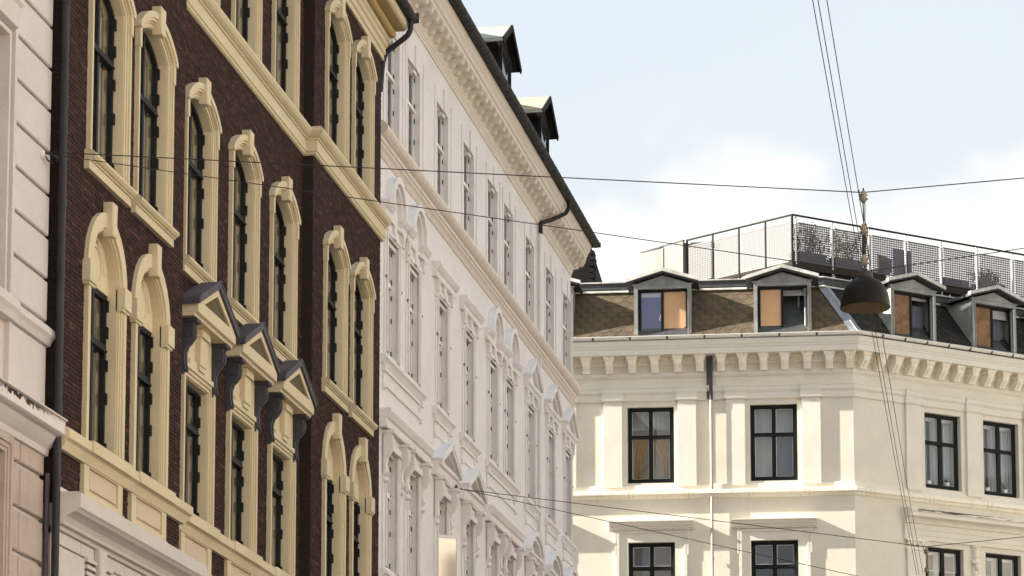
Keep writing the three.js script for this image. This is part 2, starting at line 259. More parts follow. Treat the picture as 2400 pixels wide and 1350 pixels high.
  const key = (c, y0, y1, w0, w1, z) => extr([[c - w0 / 2, y0], [c + w0 / 2, y0], [c + w1 / 2, y1], [c - w1 / 2, y1]], 0, z, [], 0.012);
  for (const [c, k] of COLS) {
    const z0 = SEC[k][2], at = g => mg([g]).translate(0, 0, z0);
    for (const y of [YA, YB]) {
      const ys = y + SP, R = (a0, a1, za, zb, yy = y) => ring('seg', c, HW, yy, ys, RISE, a0, a1, za, zb);
      const s = part(b, 'window_surround', at([R(-0.015, 0.03, -0.30, 0.0), R(0.0, 0.06, -0.02, 0.022), R(0.055, 0.105, -0.02, 0.045), R(0.10, 0.165, -0.02, 0.072), R(0.085, 0.185, -0.02, 0.088, ys - 0.26), R(0.13, 0.225, -0.02, 0.112, ys + 0.02)]), mat.trim);
      part(s, 'keystone', at(key(c, ys + RISE - 0.09, ys + RISE + 0.33, 0.18, 0.26, 0.16)), mat.trim);
      casement(b, { type: 'seg', c, hw: HW - 0.015, y0: y, ys, rise: RISE, z: z0 - 0.14, fm: mat.frameDark, transom: y + 1.72, behind: pleats(c - HW, c + HW, y, y + SP + 0.2, z0 - 0.34, 0.02), bm: mat.curtainGrey });
      if (y === YB) part(b, 'window_sill', at(run(sillP(y - 0.01), c - 0.98, c + 0.98)), mat.trim);
      part(b, 'sill_flashing', at(box(c - 0.85, c + 0.85, y - 0.008, y + 0.012, -0.13, 0.055)), mat.lead);
    }
    if (k !== 1) {
      const yc = 11.88, R = 0.66, A = (o0, o1, za, zb, y0 = yc) => ring('arch', c, R, y0, yc, 0, o0, o1, za, zb);
      const s = part(b, 'arched_surround', at([A(-0.02, 0.03, -0.3, -0.0, YC), A(-0.0, 0.05, -0.02, 0.03), A(0.045, 0.25, -0.02, 0.065), ...[-1, 1].flatMap(q => [[0, 0.05, 0.025], [0.045, 0.11, 0.045], [0.105, 0.22, 0.07]].map(e => box(c + q * (R + e[0]), c + q * (R + e[1]), YC, yc - 0.05 * (1 + e[0]), -0.02, e[2])))]), mat.trim);
      part(s, 'keystone', at(key(c, yc + R - 0.08, yc + R + 0.40, 0.17, 0.22, 0.155)), mat.trim);
      for (const sx of [-1, 1]) part(s, 'impost', at([box(c + sx * 0.64, c + sx * 0.97, yc - 0.27, yc + 0.03, -0.02, 0.115), box(c + sx * 0.64, c + sx * 0.945, yc - 0.31, yc - 0.27, -0.02, 0.09)]), mat.trim);
      const ty = part(s, 'tympanum_panel', at(extr(outline('arch', c, R + 0.01, yc - 0.1, yc), -0.2, -0.13)), mat.trim);
      ty.userData.label = 'arched panel with a carved roundel';
      casement(b, { c, hw: R - 0.02, y0: YC, ys: yc - 0.1, z: z0 - 0.15, fm: mat.frameDark, transom: YC + 1.62, behind: pleats(c - R, c + R, YC, yc, z0 - 0.36, 0.02), bm: mat.curtainGrey });
      const rond = new THREE.TorusGeometry(0.27, 0.022, 6, 28).translate(c, yc + 0.2, z0 - 0.128); part(s, 'roundel', [rond, new THREE.TorusGeometry(0.45, 0.02, 6, 20, Math.PI * 0.4).rotateZ(0.1).translate(c - 0.05, yc + 0.1, z0 - 0.128)], mat.trim);
    } else {
      const hw = 0.72, R = (a0, a1, za, zb) => ring('rect', c, hw, YC, 11.6, 0, a0, a1, za, zb);
      part(b, 'window_surround', at([R(-0.015, 0.03, -0.3, 0), R(0, 0.06, -0.02, 0.025), R(0.055, 0.12, -0.02, 0.05), R(0.11, 0.19, -0.02, 0.08), box(c - 0.8, c + 0.8, 11.78, 12.44, -0.02, 0.04)]), mat.trim);
      casement(b, { c, hw: hw - 0.015, y0: YC, ys: 11.6, z: z0 - 0.14, fm: mat.frameDark, transom: YC + 1.55, behind: pleats(c - hw, c + hw, YC, 11.6, z0 - 0.36, 0.02), bm: mat.curtainGrey });
      const sl = [[0, 12.42], [0.28, 12.42], [0.29, 12.46], [0.34, 12.48], [0.345, 12.60], [0, 12.60]], pw = 1.13, base = 12.60, ap = 13.12;
      const ped = part(b, 'pediment', at([run(sl, c - pw, c + pw), extr([[c - pw, base], [c + pw, base], [c, ap]], 0.0, 0.345, [[[c - pw + 0.36, base + 0.07], [c + pw - 0.36, base + 0.07], [c, ap - 0.13]]]), extr([[c - pw + 0.05, base], [c + pw - 0.05, base], [c, ap - 0.02]], 0.0, 0.2)]), mat.trim);
      part(ped, 'tympanum', at(extr([[c - pw + 0.36, base + 0.07], [c + pw - 0.36, base + 0.07], [c, ap - 0.13]], 0.2, 0.305)), mat.olive);
      const q = pw + 0.05, ro = [[c - q, base - 0.01], [c, ap - 0.005], [c + q, base - 0.01], [c + q, base + 0.10], [c, ap + 0.11], [c - q, base + 0.10]];
      const cap = part(ped, 'roof_cap', at(extr(ro, 0.0, 0.39, [], 0.012)), mat.lead); cap.userData.label = 'grey lead covering';
      part(ped, 'roof_seam', at([-1, 1].map(s => beam([c + s * q, base + 0.105, 0.375], [c, ap + 0.115, 0.375], 0.05, 0.03, [0, 1, 0]))), mat.lead);
      for (const sx of [-1, 1]) {
        const cx = c + sx * 0.88, pr = [[0, 12.42], [0.26, 12.42], [0.27, 12.36], [0.22, 12.33], [0.24, 12.24], [0.225, 12.13], [0.17, 12.05], [0.12, 12.0], [0.085, 11.9], [0.09, 11.72], [0.105, 11.68], [0.105, 11.62], [0.07, 11.6], [0.06, 11.56], [0, 11.54]];
        const br = part(ped, 'bracket', at([extrX(pr, cx - 0.1, cx + 0.1), box(cx - 0.125, cx + 0.125, 12.36, 12.42, 0, 0.29), extrX(pr.map(p => [p[0] + 0.015, p[1]]), cx - 0.03, cx + 0.03)]), mat.bracketDark); br.userData.label = 'dark grey scroll bracket';
        for (const s2 of [-1, 1]) part(ped, 'scroll', at(new THREE.CylinderGeometry(0.075, 0.075, 0.02, 16).rotateZ(Math.PI / 2).translate(cx + s2 * 0.105, 12.2, 0.14)), mat.bracketDark);
      }
      part(ped, 'key_block', at([box(c - 0.2, c + 0.2, 11.86, 12.38, 0.02, 0.13), box(c - 0.24, c + 0.24, 12.3, 12.42, 0.02, 0.17), box(c - 0.16, c + 0.16, 11.78, 11.86, 0.02, 0.11), box(c - 0.6, c + 0.6, 11.79, 11.88, 0.0, 0.075)]), mat.trim);
    }
    // panel under the window
    const pn = part(b, 'apron_panel', at([extr([[c - 0.88, 8.66], [c + 0.88, 8.66], [c + 0.88, 9.14], [c - 0.88, 9.14]], -0.02, 0.055, [[[c - 0.66, 8.74], [c + 0.66, 8.74], [c + 0.66, 9.08], [c - 0.66, 9.08]]]), box(c - 0.92, c + 0.92, 8.6, 8.68, -0.02, 0.07)]), mat.trim);
    part(pn, 'panel_field', at([box(c - 0.67, c + 0.67, 8.73, 9.09, -0.02, 0.022), extr([[c - 0.6, 8.79], [c + 0.6, 8.79], [c + 0.6, 9.03], [c - 0.6, 9.03]], 0.02, 0.048, [], 0.012)]), mat.trimPanel);
    part(b, 'sill_block', at(box(c - 0.9, c + 0.9, 9.24, 9.402, 0.02, 0.19)), mat.trim);
    part(b, 'sill_flashing', at(box(c - 0.66, c + 0.66, 9.402, 9.418, -0.13, 0.17)), mat.lead);
  }
  // mouldings run along each part of the front
  const band = [[-0.02, 9.395], [0.14, 9.395], [0.17, 9.375], [0.17, 9.25], [0.12, 9.22], [0.09, 9.15], [0.07, 9.1], [-0.02, 9.1]];
  const wc = [[-0.02, 8.6], [0.05, 8.6], [0.06, 8.52], [0.31, 8.52], [0.35, 8.5], [0.35, 8.31], [0.32, 8.29], [0.29, 8.26], [0.22, 8.235], [0.16, 8.2], [0.12, 8.14], [0.11, 8.1], [0.05, 8.09], [0.04, 8.04], [-0.02, 8.03]];
  const course = [[-0.02, 17.93], [0.13, 17.93], [0.18, 17.915], [0.215, 17.87], [0.22, 17.82], [0.19, 17.765], [0.15, 17.735], [0.11, 17.72], [0.11, 17.69], [0.085, 17.69], [0.085, 17.48], [0.065, 17.47], [0.06, 17.43], [0.03, 17.41], [-0.02, 17.41]];
  const corn = [[-0.02, 21.22], [0.045, 21.22], [0.045, 21.34], [0.075, 21.35], [0.08, 21.48], [0.115, 21.5], [0.13, 21.58], [0.16, 21.6], [0.16, 21.85], [0.5, 21.87], [0.53, 21.9], [0.53, 22.05], [-0.02, 22.12]];
  const RUN = [[-0.12, 5.75, 0], [5.75, 14.3, 1], [14.3, 20.3, 2]];
  // each moulding breaks forward round the end parts
  const walk = (x0, x1) => [[x0, 0, 0, 1], [5.75, 0, 1, 1], [5.75, -0.2, 1, 1], [14.3, -0.2, -1, 1], [14.3, 0, -1, 1], [x1, 0, 0, 1]];
  part(b, 'sill_band', sweep(band, walk(-0.09, 20.3)), mat.trim);
  part(b, 'base_cornice', sweep(wc, walk(-0.12, 20.3)), mat.base);
  part(b, 'string_course', sweep(course, walk(0, 20.3)), mat.trim);
  part(b, 'cornice', sweep(corn, walk(-0.02, 20.3)), mat.trim);
  for (const [x0, x1, k] of RUN) {
    const z = SEC[k][2];
    const rope = []; for (let x = x0 + 0.2; x < x1; x += 0.11) rope.push(new THREE.SphereGeometry(0.085, 8, 6).scale(0.75, 1, 1).rotateZ(0.5).translate(x, 21.76, z + 0.22));
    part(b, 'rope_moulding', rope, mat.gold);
    part(b, 'soffit_board', box(x0 + 0.1, x1, 21.835, 21.865, z + 0.2, z + 0.48), mat.gold);  // gold here carries the warm light under the cornice in its colour
  }
  const gut = []; for (let i = 0; i <= 8; i++) { const a = Math.PI + Math.PI * i / 8; gut.push([0.61 + 0.115 * Math.cos(a), 22.13 + 0.115 * Math.sin(a)]); } for (let i = 8; i >= 0; i--) { const a = Math.PI + Math.PI * i / 8; gut.push([0.61 + 0.10 * Math.cos(a), 22.135 + 0.10 * Math.sin(a)]); }
  const gt = part(b, 'gutter', run(gut, 0, 20.42), mat.gutter);
  Array.from({ length: 26 }, (_, i) => part(gt, 'gutter_bracket', run(gut.map(q => [0.61 + (q[0] - 0.61) * 1.06, 22.13 + (q[1] - 22.13) * 1.06]), 0.3 + i * 0.8, 0.33 + i * 0.8), mat.gutter));
  part(gt, 'gutter_outlet', [tube([[20.25, 22.05, 0.6], [20.25, 21.85, 0.6], [20.27, 21.72, 0.52], [20.32, 21.42, 0.08], [20.33, 21.2, 0.0], [20.33, 20.6, -0.05]], 0.058, 10, 30), run([[0.5, 22.04], [0.74, 22.04], [0.74, 22.25], [0.5, 22.25]], 20.40, 20.44)], mat.pipe);
  part(b, 'roof', sweep([[0.5, 22.12], [0.5, 22.16], [-4, 24.6], [-8, 22.1], [-0.45, 22.1]], [[0, 0, 0, 1], [20.2, 0, 0, 1]]), mat.dormerDark);
  // the plastered base storey with its joints
  part(b, 'base_wall', [box(0, 20.2, 0, 8.1, -8, -0.09), box(0, 5.75, 8.0, 8.4, -0.4, -0.03), box(5.75, 14.3, 8, 8.4, -0.6, -0.22), box(14.3, 20.2, 8, 8.4, -0.4, -0.03)], mat.base);
  for (const [k, y0, y1] of [[0, 7.86, 8.03], [0, 7.44, 7.84], [0, 7.02, 7.42]]) for (let x = 0.01, i = 0; x < 5.7; i++) { const l = y0 > 7.85 ? 0.98 : i ? 1.12 : 1.18; if (!(y0 < 7.85 && Math.abs(x + l / 2 - 1.75) < 0.5)) part(b, 'base_block', extr([[x + 0.01, y0], [Math.min(x + l, 5.74), y0], [Math.min(x + l, 5.74), y1], [x + 0.01, y1]], -0.1, 0.0, [], 0.008), mat.base); x += l + 0.015; }
  for (const s of [-1, 1]) part(b, 'grooved_capital', [0, 1, 2, 3].map(i => box(1.75 + s * 0.16, 1.75 + s * (0.58 - i * 0.03), 7.80 - i * 0.085, 7.85 - i * 0.085, -0.1, 0.05 - i * 0.015)), mat.base);
  part(b, 'base_keystone', key(1.75, 7.38, 8.03, 0.2, 0.34, 0.09), mat.base);
  // dark drainpipe in the corner
  const dp = part(b, 'drainpipe', [bar([-0.13, 0, 0.02], [-0.13, 22, 0.02], 0.052, 12)], mat.pipe);
  for (const y of [6.6, 9.6, 12.4, 15.2, 18]) part(dp, 'pipe_collar', new THREE.CylinderGeometry(0.06, 0.06, 0.12, 12).translate(-0.13, y, 0.02), mat.pipe);
  part(b, 'corner_conduit', bar([-0.07, 0, -0.13], [-0.07, 8.78, -0.13], 0.035, 10), mat.pipeGrey);
}

// ---------- the pale cream building at the near end ----------
{
  const b = thing('cream_building', 'pale pinkish cream plaster building with grooved courses beside the dark drainpipe', 'building', [-12.16, 0, -36.1], Math.PI / 2), X1 = -0.12;
  const rect = (x0, x1, y0, y1) => [[x0, y0], [x1, y0], [x1, y1], [x0, y1]];
  part(b, 'wall', extr(rect(-8, X1, 0, 22), -0.5, -0.06, [rect(-3.0, -1.72, 10.75, 14.2), rect(-3.0, -1.72, 6.2, 8.75), rect(-3.0, -1.72, 15.2, 18.5)]), mat.cream);
  part(b, 'inner_wall', [box(-8, X1, 0, 22, -8, -4), ...[9.8, 14.7, 19].map(y => box(-8, X1, y, y + 0.2, -4, -0.6)), box(X1 - 0.15, X1, 0, 22, -4, -0.5)], mat.room);
  // grooved courses, each a block of its own with a recessed joint above and below
  const rows = []; for (let y = 10.79; y < 19; y += 0.577) rows.push([y, y + 0.577]);
  for (const [y0, y1] of rows) for (const [x0, x1] of [[-1.52, X1], [-8, -3.25]]) part(b, 'course_block', extr(rect(x0, x1, y0 + 0.022, y1 - 0.022), -0.07, 0.0, [], 0.016), mat.cream);
  for (let y = 6.4; y < 9.1; y += 0.578) { const y1 = Math.min(y + 0.578, 9.2); part(b, 'course_block', extr(rect(-1.40, -1.075, y + 0.03, y1 - 0.03), -0.07, 0, [], 0.016), mat.creamLow); part(b, 'course_block', extr(rect(-1.02, X1, y + 0.03, y1 - 0.03), -0.07, 0, [], 0.016), mat.creamLow); part(b, 'course_block', extr(rect(-8, -3.3, y + 0.03, y1 - 0.03), -0.07, 0, [], 0.016), mat.creamLow); }
  part(b, 'pilaster_strip', [box(-1.62, -1.52, 9.5, 19, -0.06, 0.012), box(-3.25, -3.1, 9.5, 19, -0.06, 0.012)], mat.cream);
  const hood = [[-0.05, 14.75], [0.1, 14.75], [0.12, 14.7], [0.12, 14.6], [0.08, 14.56], [0.05, 14.3], [-0.3, 14.2], [-0.3, 14.7]];
  part(b, 'window_hood', [run(hood, -3.15, -1.62), run([[-0.05, 14.95], [0.06, 14.95], [0.08, 14.76], [-0.05, 14.76]], -2.9, -1.8)], mat.cream);
  for (const [y0, y1] of [[10.75, 14.2], [15.2, 18.5]]) { part(b, 'window_reveal', ring('rect', -2.36, 0.64, y0, y1, 0, -0.02, 0.04, -0.36, -0.02), mat.cream); casement(b, { c: -2.36, hw: 0.62, y0, ys: y1, z: -0.3, fm: mat.frameWhite, transom: y0 + 2.2, behind: pleats(-3, -1.7, y0, y1, -0.5), bm: mat.curtainGrey }); }
  const lw = part(b, 'window_surround', [[0, 0.06, 0.03], [0.055, 0.12, 0.05], [0.115, 0.2, 0.075], [0.19, 0.3, 0.035]].map(q => ring('rect', -2.36, 0.64, 6.2, 8.75, 0, q[0], q[1], -0.06, q[2])), mat.creamLow);
  casement(b, { c: -2.36, hw: 0.64, y0: 6.2, ys: 8.75, z: -0.3, fm: mat.frameWhite, transom: 7.9, behind: pleats(-3, -1.7, 6.2, 8.75, -0.5), bm: mat.curtainGrey });
  part(b, 'string_course', [run([[-0.06, 10.74], [0.03, 10.74], [0.09, 10.68], [0.1, 10.6], [0.06, 10.55], [0.03, 10.48], [-0.06, 10.46]], -8, X1 + 0.06), run([[-0.06, 10.76], [0.08, 10.76], [0.13, 10.7], [0.14, 10.6], [0.1, 10.54], [0.07, 10.46], [-0.06, 10.44]], -3.2, -1.56)], mat.cream);
  part(b, 'frieze_block', extr(rect(-1.52, X1, 9.62, 10.46), -0.07, -0.005, [], 0.01), mat.cream);
  part(b, 'pedestal', [box(X1 - 0.35, X1 + 0.03, 9.5, 9.62, -0.06, 0.03)], mat.cream);
  const cp = [[-0.06, 9.56], [0.02, 9.56], [0.27, 9.50], [0.30, 9.48], [0.30, 9.46], [0.27, 9.45], [0.27, 9.28], [0.24, 9.26], [0.18, 9.24], [0.14, 9.18], [0.09, 9.12], [0.05, 9.08], [0.04, 9.0], [-0.06, 8.98]];
  part(b, 'cornice', run(cp, -8, X1 + 0.04), mat.cream);
  // the weathered front of the cornice: soot that has run down from its edge
  const T_soot = tex(512, (u, v) => { const s = fbm(u * 70, v * 3, 70, 4), l = fbm(u * 9, 1, 9, 3), reach = 0.32 + 1.3 * (s - 0.42) + 0.5 * (l - 0.4), k = sstep(reach, reach - 0.35, 1 - v) * sstep(1, 0.72, u + 0.25 * (s - 0.5)); return [1 - 0.72 * k, 1 - 0.75 * k, 1 - 0.76 * k]; }, true);
  const sf = new THREE.PlaneGeometry(5.0, 0.165).translate(X1 - 2.5, 9.365, 0.272), sm2 = new THREE.Mesh(sf, M([0.66, 0.60, 0.575], { map: T_soot, roughness: 0.9 })); sm2.name = 'weathered_fascia'; sm2.userData.label = 'cornice front streaked with soot'; sm2.castShadow = sm2.receiveShadow = true; b.add(sm2);
  part(b, 'roof', box(-8, X1, 22, 22.4, -8, 0.3), mat.dormerDark);
}

// ---------- the white stucco building ----------
{
  const D = Math.PI / 180, b = thing('white_building', 'white stucco building with ornate window hoods and a dark gutter over its bracketed cornice', 'building', [-12.15, 0, -56.3], Math.PI / 2 - D);
  const C = [1.76, 3.83, 6.91, 9.99, 13.05, 15.27, 18.41, 21.61, 24.5], END = 25.55, rect = (x0, x1, y0, y1) => [[x0, y0], [x1, y0], [x1, y1], [x0, y1]];
  const F4 = [19.98, 22.37, 0.64], F3 = [15.4, 17.85, 0.52], F2 = [10.9, 13.4, 0.52];
  const holes = C.flatMap(c => [F4, F3, F2].map(f => rect(c - f[2], c + f[2], f[0], f[1])));
  part(b, 'wall', extr(rect(0, END - 0.4, 0, 24), -0.5, 0, holes), mat.white);
  // rounded far corner and the wall along the side street
  const arc = [[END - 0.4, 0, 0, 1]]; for (let i = 1; i <= 8; i++) { const a = Math.PI / 2 * i / 8; arc.push([END - 0.4 + 0.0 * Math.sin(a), -0.4 + 0.4, Math.sin(a), Math.cos(a)]); }
  const corner = []; for (let i = 0; i <= 8; i++) { const a = Math.PI / 2 * i / 8; corner.push([END - 0.4 + 0.4 * Math.sin(a), -0.4 + 0.4 * Math.cos(a), Math.sin(a), Math.cos(a)]); } corner.push([END, -9.5, 1, 0]);
  part(b, 'corner_wall', sweep([[0, 0], [0, 24], [-0.38, 24], [-0.38, 0]], corner), mat.white);
  part(b, 'inner_wall', [box(0.02, END - 0.5, 0, 23.9, -9.5, -5), box(0.02, 0.3, 0, 24, -5, -0.5), box(END - 0.7, END - 0.42, 0, 24, -5, -0.5), ...[5.4, 11.5, 16.8].map(x => box(x - 0.1, x + 0.1, 8, 24, -5, -0.7)), ...[10.5, 14.6, 19.2, 23.6].map(y => box(0.3, END - 0.7, y, y + 0.2, -5, -0.66))], mat.room);
  const path = [[-0.02, 0, 0, 1], ...corner.slice(0, -1), [END, -3, 1, 0]];

  const fr = (c, f, gm) => casement(b, { c, hw: f[2] - 0.02, y0: f[0], ys: f[1], z: -0.13, fm: mat.frameWhite, gm: mat.darkGlass, transom: f[0] + (f[1] - f[0]) * 0.655, t: 0.06, mull: 0.07, hingeMat: mat.hinge });
  // top storey: plain openings with a small key and incised lines
  for (const c of C) {
    fr(c, F4);
    const s = part(b, 'window_head', [box(c + 0.04, c + 0.2, 22.34, 22.86, -0.02, 0.035), box(c - 0.02, c + 0.26, 22.22, 22.30, -0.12, 0.0), box(c - 0.64, c + 0.64, 22.33, 22.372, -0.13, -0.09)], mat.whiteTrim);
    for (const q of [-1, 1]) part(s, 'side_fillet', box(c + q * 0.93, c + q * 0.885, 19.95, 22.7, -0.02, 0.025), mat.whiteTrim);
  }
  // third storey
  const jamb = (c, f, z = 0.06) => [[0, 0.06, 0.6], [0.05, 0.13, 1]].map(q => ring('rect', c, f[2], f[0], f[1], 0, q[0], q[1], -0.02, z * q[2]));
  const crown = (y, z = 0.2) => [[-0.02, y], [z, y], [z, y - 0.05], [z - 0.03, y - 0.1], [z - 0.07, y - 0.15], [z - 0.1, y - 0.17], [z - 0.1, y - 0.29], [z - 0.13, y - 0.31], [-0.02, y - 0.31]];
  function console3(p, x) { return part(p, 'console', [extrX([[0, 18.2], [0.11, 18.2], [0.11, 18.1], [0.09, 18.0], [0.06, 17.92], [0.05, 17.8], [0, 17.78]], x - 0.07, x + 0.07), new THREE.SphereGeometry(0.035, 8, 6).translate(x, 17.93, 0.085)], mat.whiteTrim); }
  function knob(p, x, y, z = 0.06) { return part(p, 'boss', new THREE.SphereGeometry(0.04, 8, 6).translate(x, y, z), mat.pipeGrey); }
  const hood3 = (c, kind) => {
    const s = part(b, 'window_surround', [...jamb(c, F3), box(c - 0.78, c - 0.66, 15.3, 18.19, -0.02, 0.03), box(c + 0.66, c + 0.78, 15.3, 18.19, -0.02, 0.03), box(c - 0.62, c + 0.62, 17.95, 18.19, -0.02, 0.02), box(c - 0.52, c + 0.52, 17.75, 17.84, -0.13, -0.03)], mat.whiteTrim);
    for (const sx of [-1, 1]) { console3(s, c + sx * 0.76); knob(s, c + sx * 0.72, 16.95, 0.03); }
    part(s, 'frieze_key', [box(c - 0.09, c + 0.09, 17.9, 18.19, 0.0, 0.09)], mat.whiteTrim);
    let h;
    if (kind === 'flat') { h = part(b, 'window_hood', run(crown(18.5), c - 1.1, c + 1.1), mat.whiteTrim); part(h, 'hood_top', box(c - 1.1, c + 1.1, 18.502, 18.53, -0.02, 0.19), mat.whiteMetal); }
    else if (kind === 'arch') {
      h = part(b, 'arched_hood', [run(crown(18.5), c - 1.08, c - 0.48), run(crown(18.5), c + 0.48, c + 1.08), ring('arch', c, 0.44, 18.42, 18.56, 0, 0.0, 0.1, -0.02, 0.12), ring('arch', c, 0.44, 18.42, 18.56, 0, 0.09, 0.2, -0.02, 0.19), box(c - 0.5, c + 0.5, 18.19, 18.26, -0.02, 0.08)], mat.whiteTrim);
      part(h, 'hood_top', ring('arch', c, 0.44, 18.5, 18.56, 0, 0.2, 0.225, -0.02, 0.19), mat.whiteMetal);
      part(h, 'hood_field', extr(outline('arch', c, 0.45, 18.26, 18.56), -0.02, 0.02), mat.whiteTrim);
    } else {
      const w = 0.98, y = 18.34, ap = 19.1;
      h = part(b, 'gabled_hood', [run([[-0.02, y + 0.04], [0.15, y + 0.04], [0.15, y - 0.02], [0.1, y - 0.06], [0.08, y - 0.14], [-0.02, y - 0.15]], c - w, c + w), extr([[c - w, y + 0.04], [c + w, y + 0.04], [c + w, y + 0.17], [c, ap], [c - w, y + 0.17]], -0.02, 0.12, [[[c - w + 0.28, y + 0.1], [c + w - 0.28, y + 0.1], [c, ap - 0.24]]]), ...[-1, 1].map(q => beam([c + q * w, y + 0.14, 0.1], [c, ap - 0.03, 0.1], 0.2, 0.1))], mat.whiteTrim);
      part(h, 'hood_field', extr([[c - w + 0.25, y + 0.05], [c + w - 0.25, y + 0.05], [c, ap - 0.2]], -0.02, 0.03), mat.whiteTrim);
      part(h, 'hood_top', [-1, 1].map(q => beam([c + q * (w + 0.03), y + 0.2, 0.09], [c, ap + 0.045, 0.09], 0.24, 0.03)), mat.whiteMetal);
    }
  };
  C.forEach((c, i) => { fr(c, F3); hood3(c, ['arch', 'arch', 'flat', 'flat', 'arch', 'arch', 'gable', 'gable', 'gable'][i]); });
  const sill = y => [[-0.25, y], [0.1, y], [0.125, y - 0.03], [0.125, y - 0.09], [0.09, y - 0.12], [0.06, y - 0.16], [0.045, y - 0.2], [-0.02, y - 0.2]];
  const apron = (x0, x1, y) => { const s = part(b, 'window_sill', run(sill(y), x0, x1), mat.whiteTrim); part(s, 'apron', [extr(rect(x0 + 0.15, x1 - 0.15, y - 0.62, y - 0.2), -0.02, 0.035, [rect(x0 + 0.35, x1 - 0.35, y - 0.5, y - 0.3)]), ...[x0 + 0.2, x1 - 0.2].flatMap(x => [box(x - 0.09, x + 0.09, y - 0.34, y - 0.2, 0, 0.08), box(x - 0.06, x + 0.06, y - 0.7, y - 0.6, -0.02, 0.06)])], mat.whiteTrim); return s; };
  for (const y of [15.26, 10.8]) { apron(0.75, 4.75, y); apron(5.85, 7.95, y); apron(8.93, 11.0, y); apron(12.1, 16.3, y); for (const c of C.slice(6)) apron(c - 1.0, c + 0.98, y); }
  // second storey
  const bigBracket = (p, x, y = 13.68) => { const pr = [[0, y], [0.24, y], [0.25, y - 0.07], [0.2, y - 0.1], [0.235, y - 0.2], [0.23, y - 0.32], [0.17, y - 0.46], [0.10, y - 0.56], [0.08, y - 0.7], [0.10, y - 0.78], [0.11, y - 0.86], [0.06, y - 0.92], [0, y - 0.94]]; return part(p, 'scroll_bracket', [extrX(pr, x - 0.1, x + 0.1), box(x - 0.13, x + 0.13, y - 0.07, y, 0, 0.27), new THREE.SphereGeometry(0.09, 10, 8).scale(1, 0.8, 0.9).translate(x, y - 1.02, 0.05), new THREE.ConeGeometry(0.05, 0.25, 8).rotateX(Math.PI).translate(x, y - 1.22, 0.03)], mat.whiteTrim); };
  const crown2 = (y, z = 0.26) => [[-0.02, y], [z, y], [z, y - 0.04], [z - 0.03, y - 0.1], [z - 0.06, y - 0.16], [z - 0.1, y - 0.19], [z - 0.1, y - 0.33], [z - 0.12, y - 0.36], [-0.02, y - 0.36]];
  C.forEach((c, i) => {
    const open = i === 2;
    casement(b, { c, hw: F2[2] - 0.02, y0: F2[0], ys: F2[1] - 0.18, type: 'seg', rise: 0.18, z: -0.13, fm: mat.frameWhite, gm: mat.darkGlass, transom: F2[0] + 1.62, t: 0.06, mull: 0.07, hingeMat: mat.hinge });
    const s = part(b, 'window_surround', [...jamb(c, F2), box(c - 0.86, c - 0.66, 10.8, 13.7, -0.02, 0.035), box(c + 0.66, c + 0.86, 10.8, 13.7, -0.02, 0.035), box(c - 0.64, c + 0.64, 13.5, 13.7, -0.02, 0.03), box(c - 0.62, c + 0.62, 13.36, 13.5, -0.02, 0.1), box(c - 0.52, c + 0.52, 13.3, 13.39, -0.13, -0.03)], mat.whiteTrim);
    part(s, 'carved_frieze', [0, 1, 2, 3, 4].map(k => new THREE.SphereGeometry(0.09, 8, 6).scale(1, 0.8, 0.45).translate(c - 0.4 + k * 0.2, 13.6, 0.03)), mat.whiteTrim);
    for (const sx of [-1, 1]) bigBracket(s, c + sx * 0.76);
    const kind = ['pair', '', 'gable', 'gable', 'pair', '', 'seg', 'seg', 'seg'][i], w = 1.12, y = 13.98;
    if (kind === 'pair') { const x0 = c - 1.14, x1 = C[i + 1] + 1.14, h = part(b, 'window_hood', run(crown2(14.06), x0, x1), mat.whiteTrim); part(h, 'hood_top', box(x0, x1, 14.062, 14.09, -0.02, 0.25), mat.whiteMetal); }
    if (kind === 'gable') {
      const ap = 14.55, h = part(b, 'gabled_hood', [run([[-0.02, y], [0.2, y], [0.2, y - 0.06], [0.15, y - 0.1], [0.13, y - 0.24], [0.1, y - 0.3], [-0.02, y - 0.3]], c - w, c + w), extr([[c - w, y], [c + w, y], [c + w, y + 0.04], [c, ap - 0.02], [c - w, y + 0.04]], -0.02, 0.17, [[[c - w + 0.34, y + 0.05], [c + w - 0.34, y + 0.05], [c, ap - 0.2]]]), ...[-1, 1].map(q => beam([c + q * w, y + 0.0, 0.13], [c, ap - 0.06, 0.13], 0.25, 0.1))], mat.whiteTrim);
      part(h, 'hood_field', extr([[c - w + 0.3, y + 0.0], [c + w - 0.3, y + 0.0], [c, ap - 0.16]], -0.02, 0.02), mat.whiteTrim);
      part(h, 'hood_top', [-1, 1].map(q => beam([c + q * (w + 0.04), y + 0.05, 0.12], [c, ap + 0.02, 0.12], 0.3, 0.035)), mat.whiteMetal);
    }
    if (kind === 'seg') {
      const h = part(b, 'curved_hood', [run([[-0.02, y - 0.13], [0.2, y - 0.13], [0.2, y - 0.19], [0.15, y - 0.22], [0.12, y - 0.3], [-0.02, y - 0.3]], c - w, c + w), ring('seg', c, 0.8, y - 0.13, y - 0.1, 0.36, 0.0, 0.12, -0.02, 0.16), ring('seg', c, 0.8, y - 0.13, y - 0.1, 0.36, 0.11, 0.22, -0.02, 0.22)], mat.whiteTrim);
      part(h, 'hood_field', extr(outline('seg', c, 0.82, y - 0.13, y - 0.1, 0.38), -0.02, 0.02), mat.whiteTrim);
      part(h, 'hood_top', ring('seg', c, 0.8, y - 0.1, y - 0.1, 0.36, 0.22, 0.25, -0.02, 0.23), mat.whiteMetal);
    }
  });
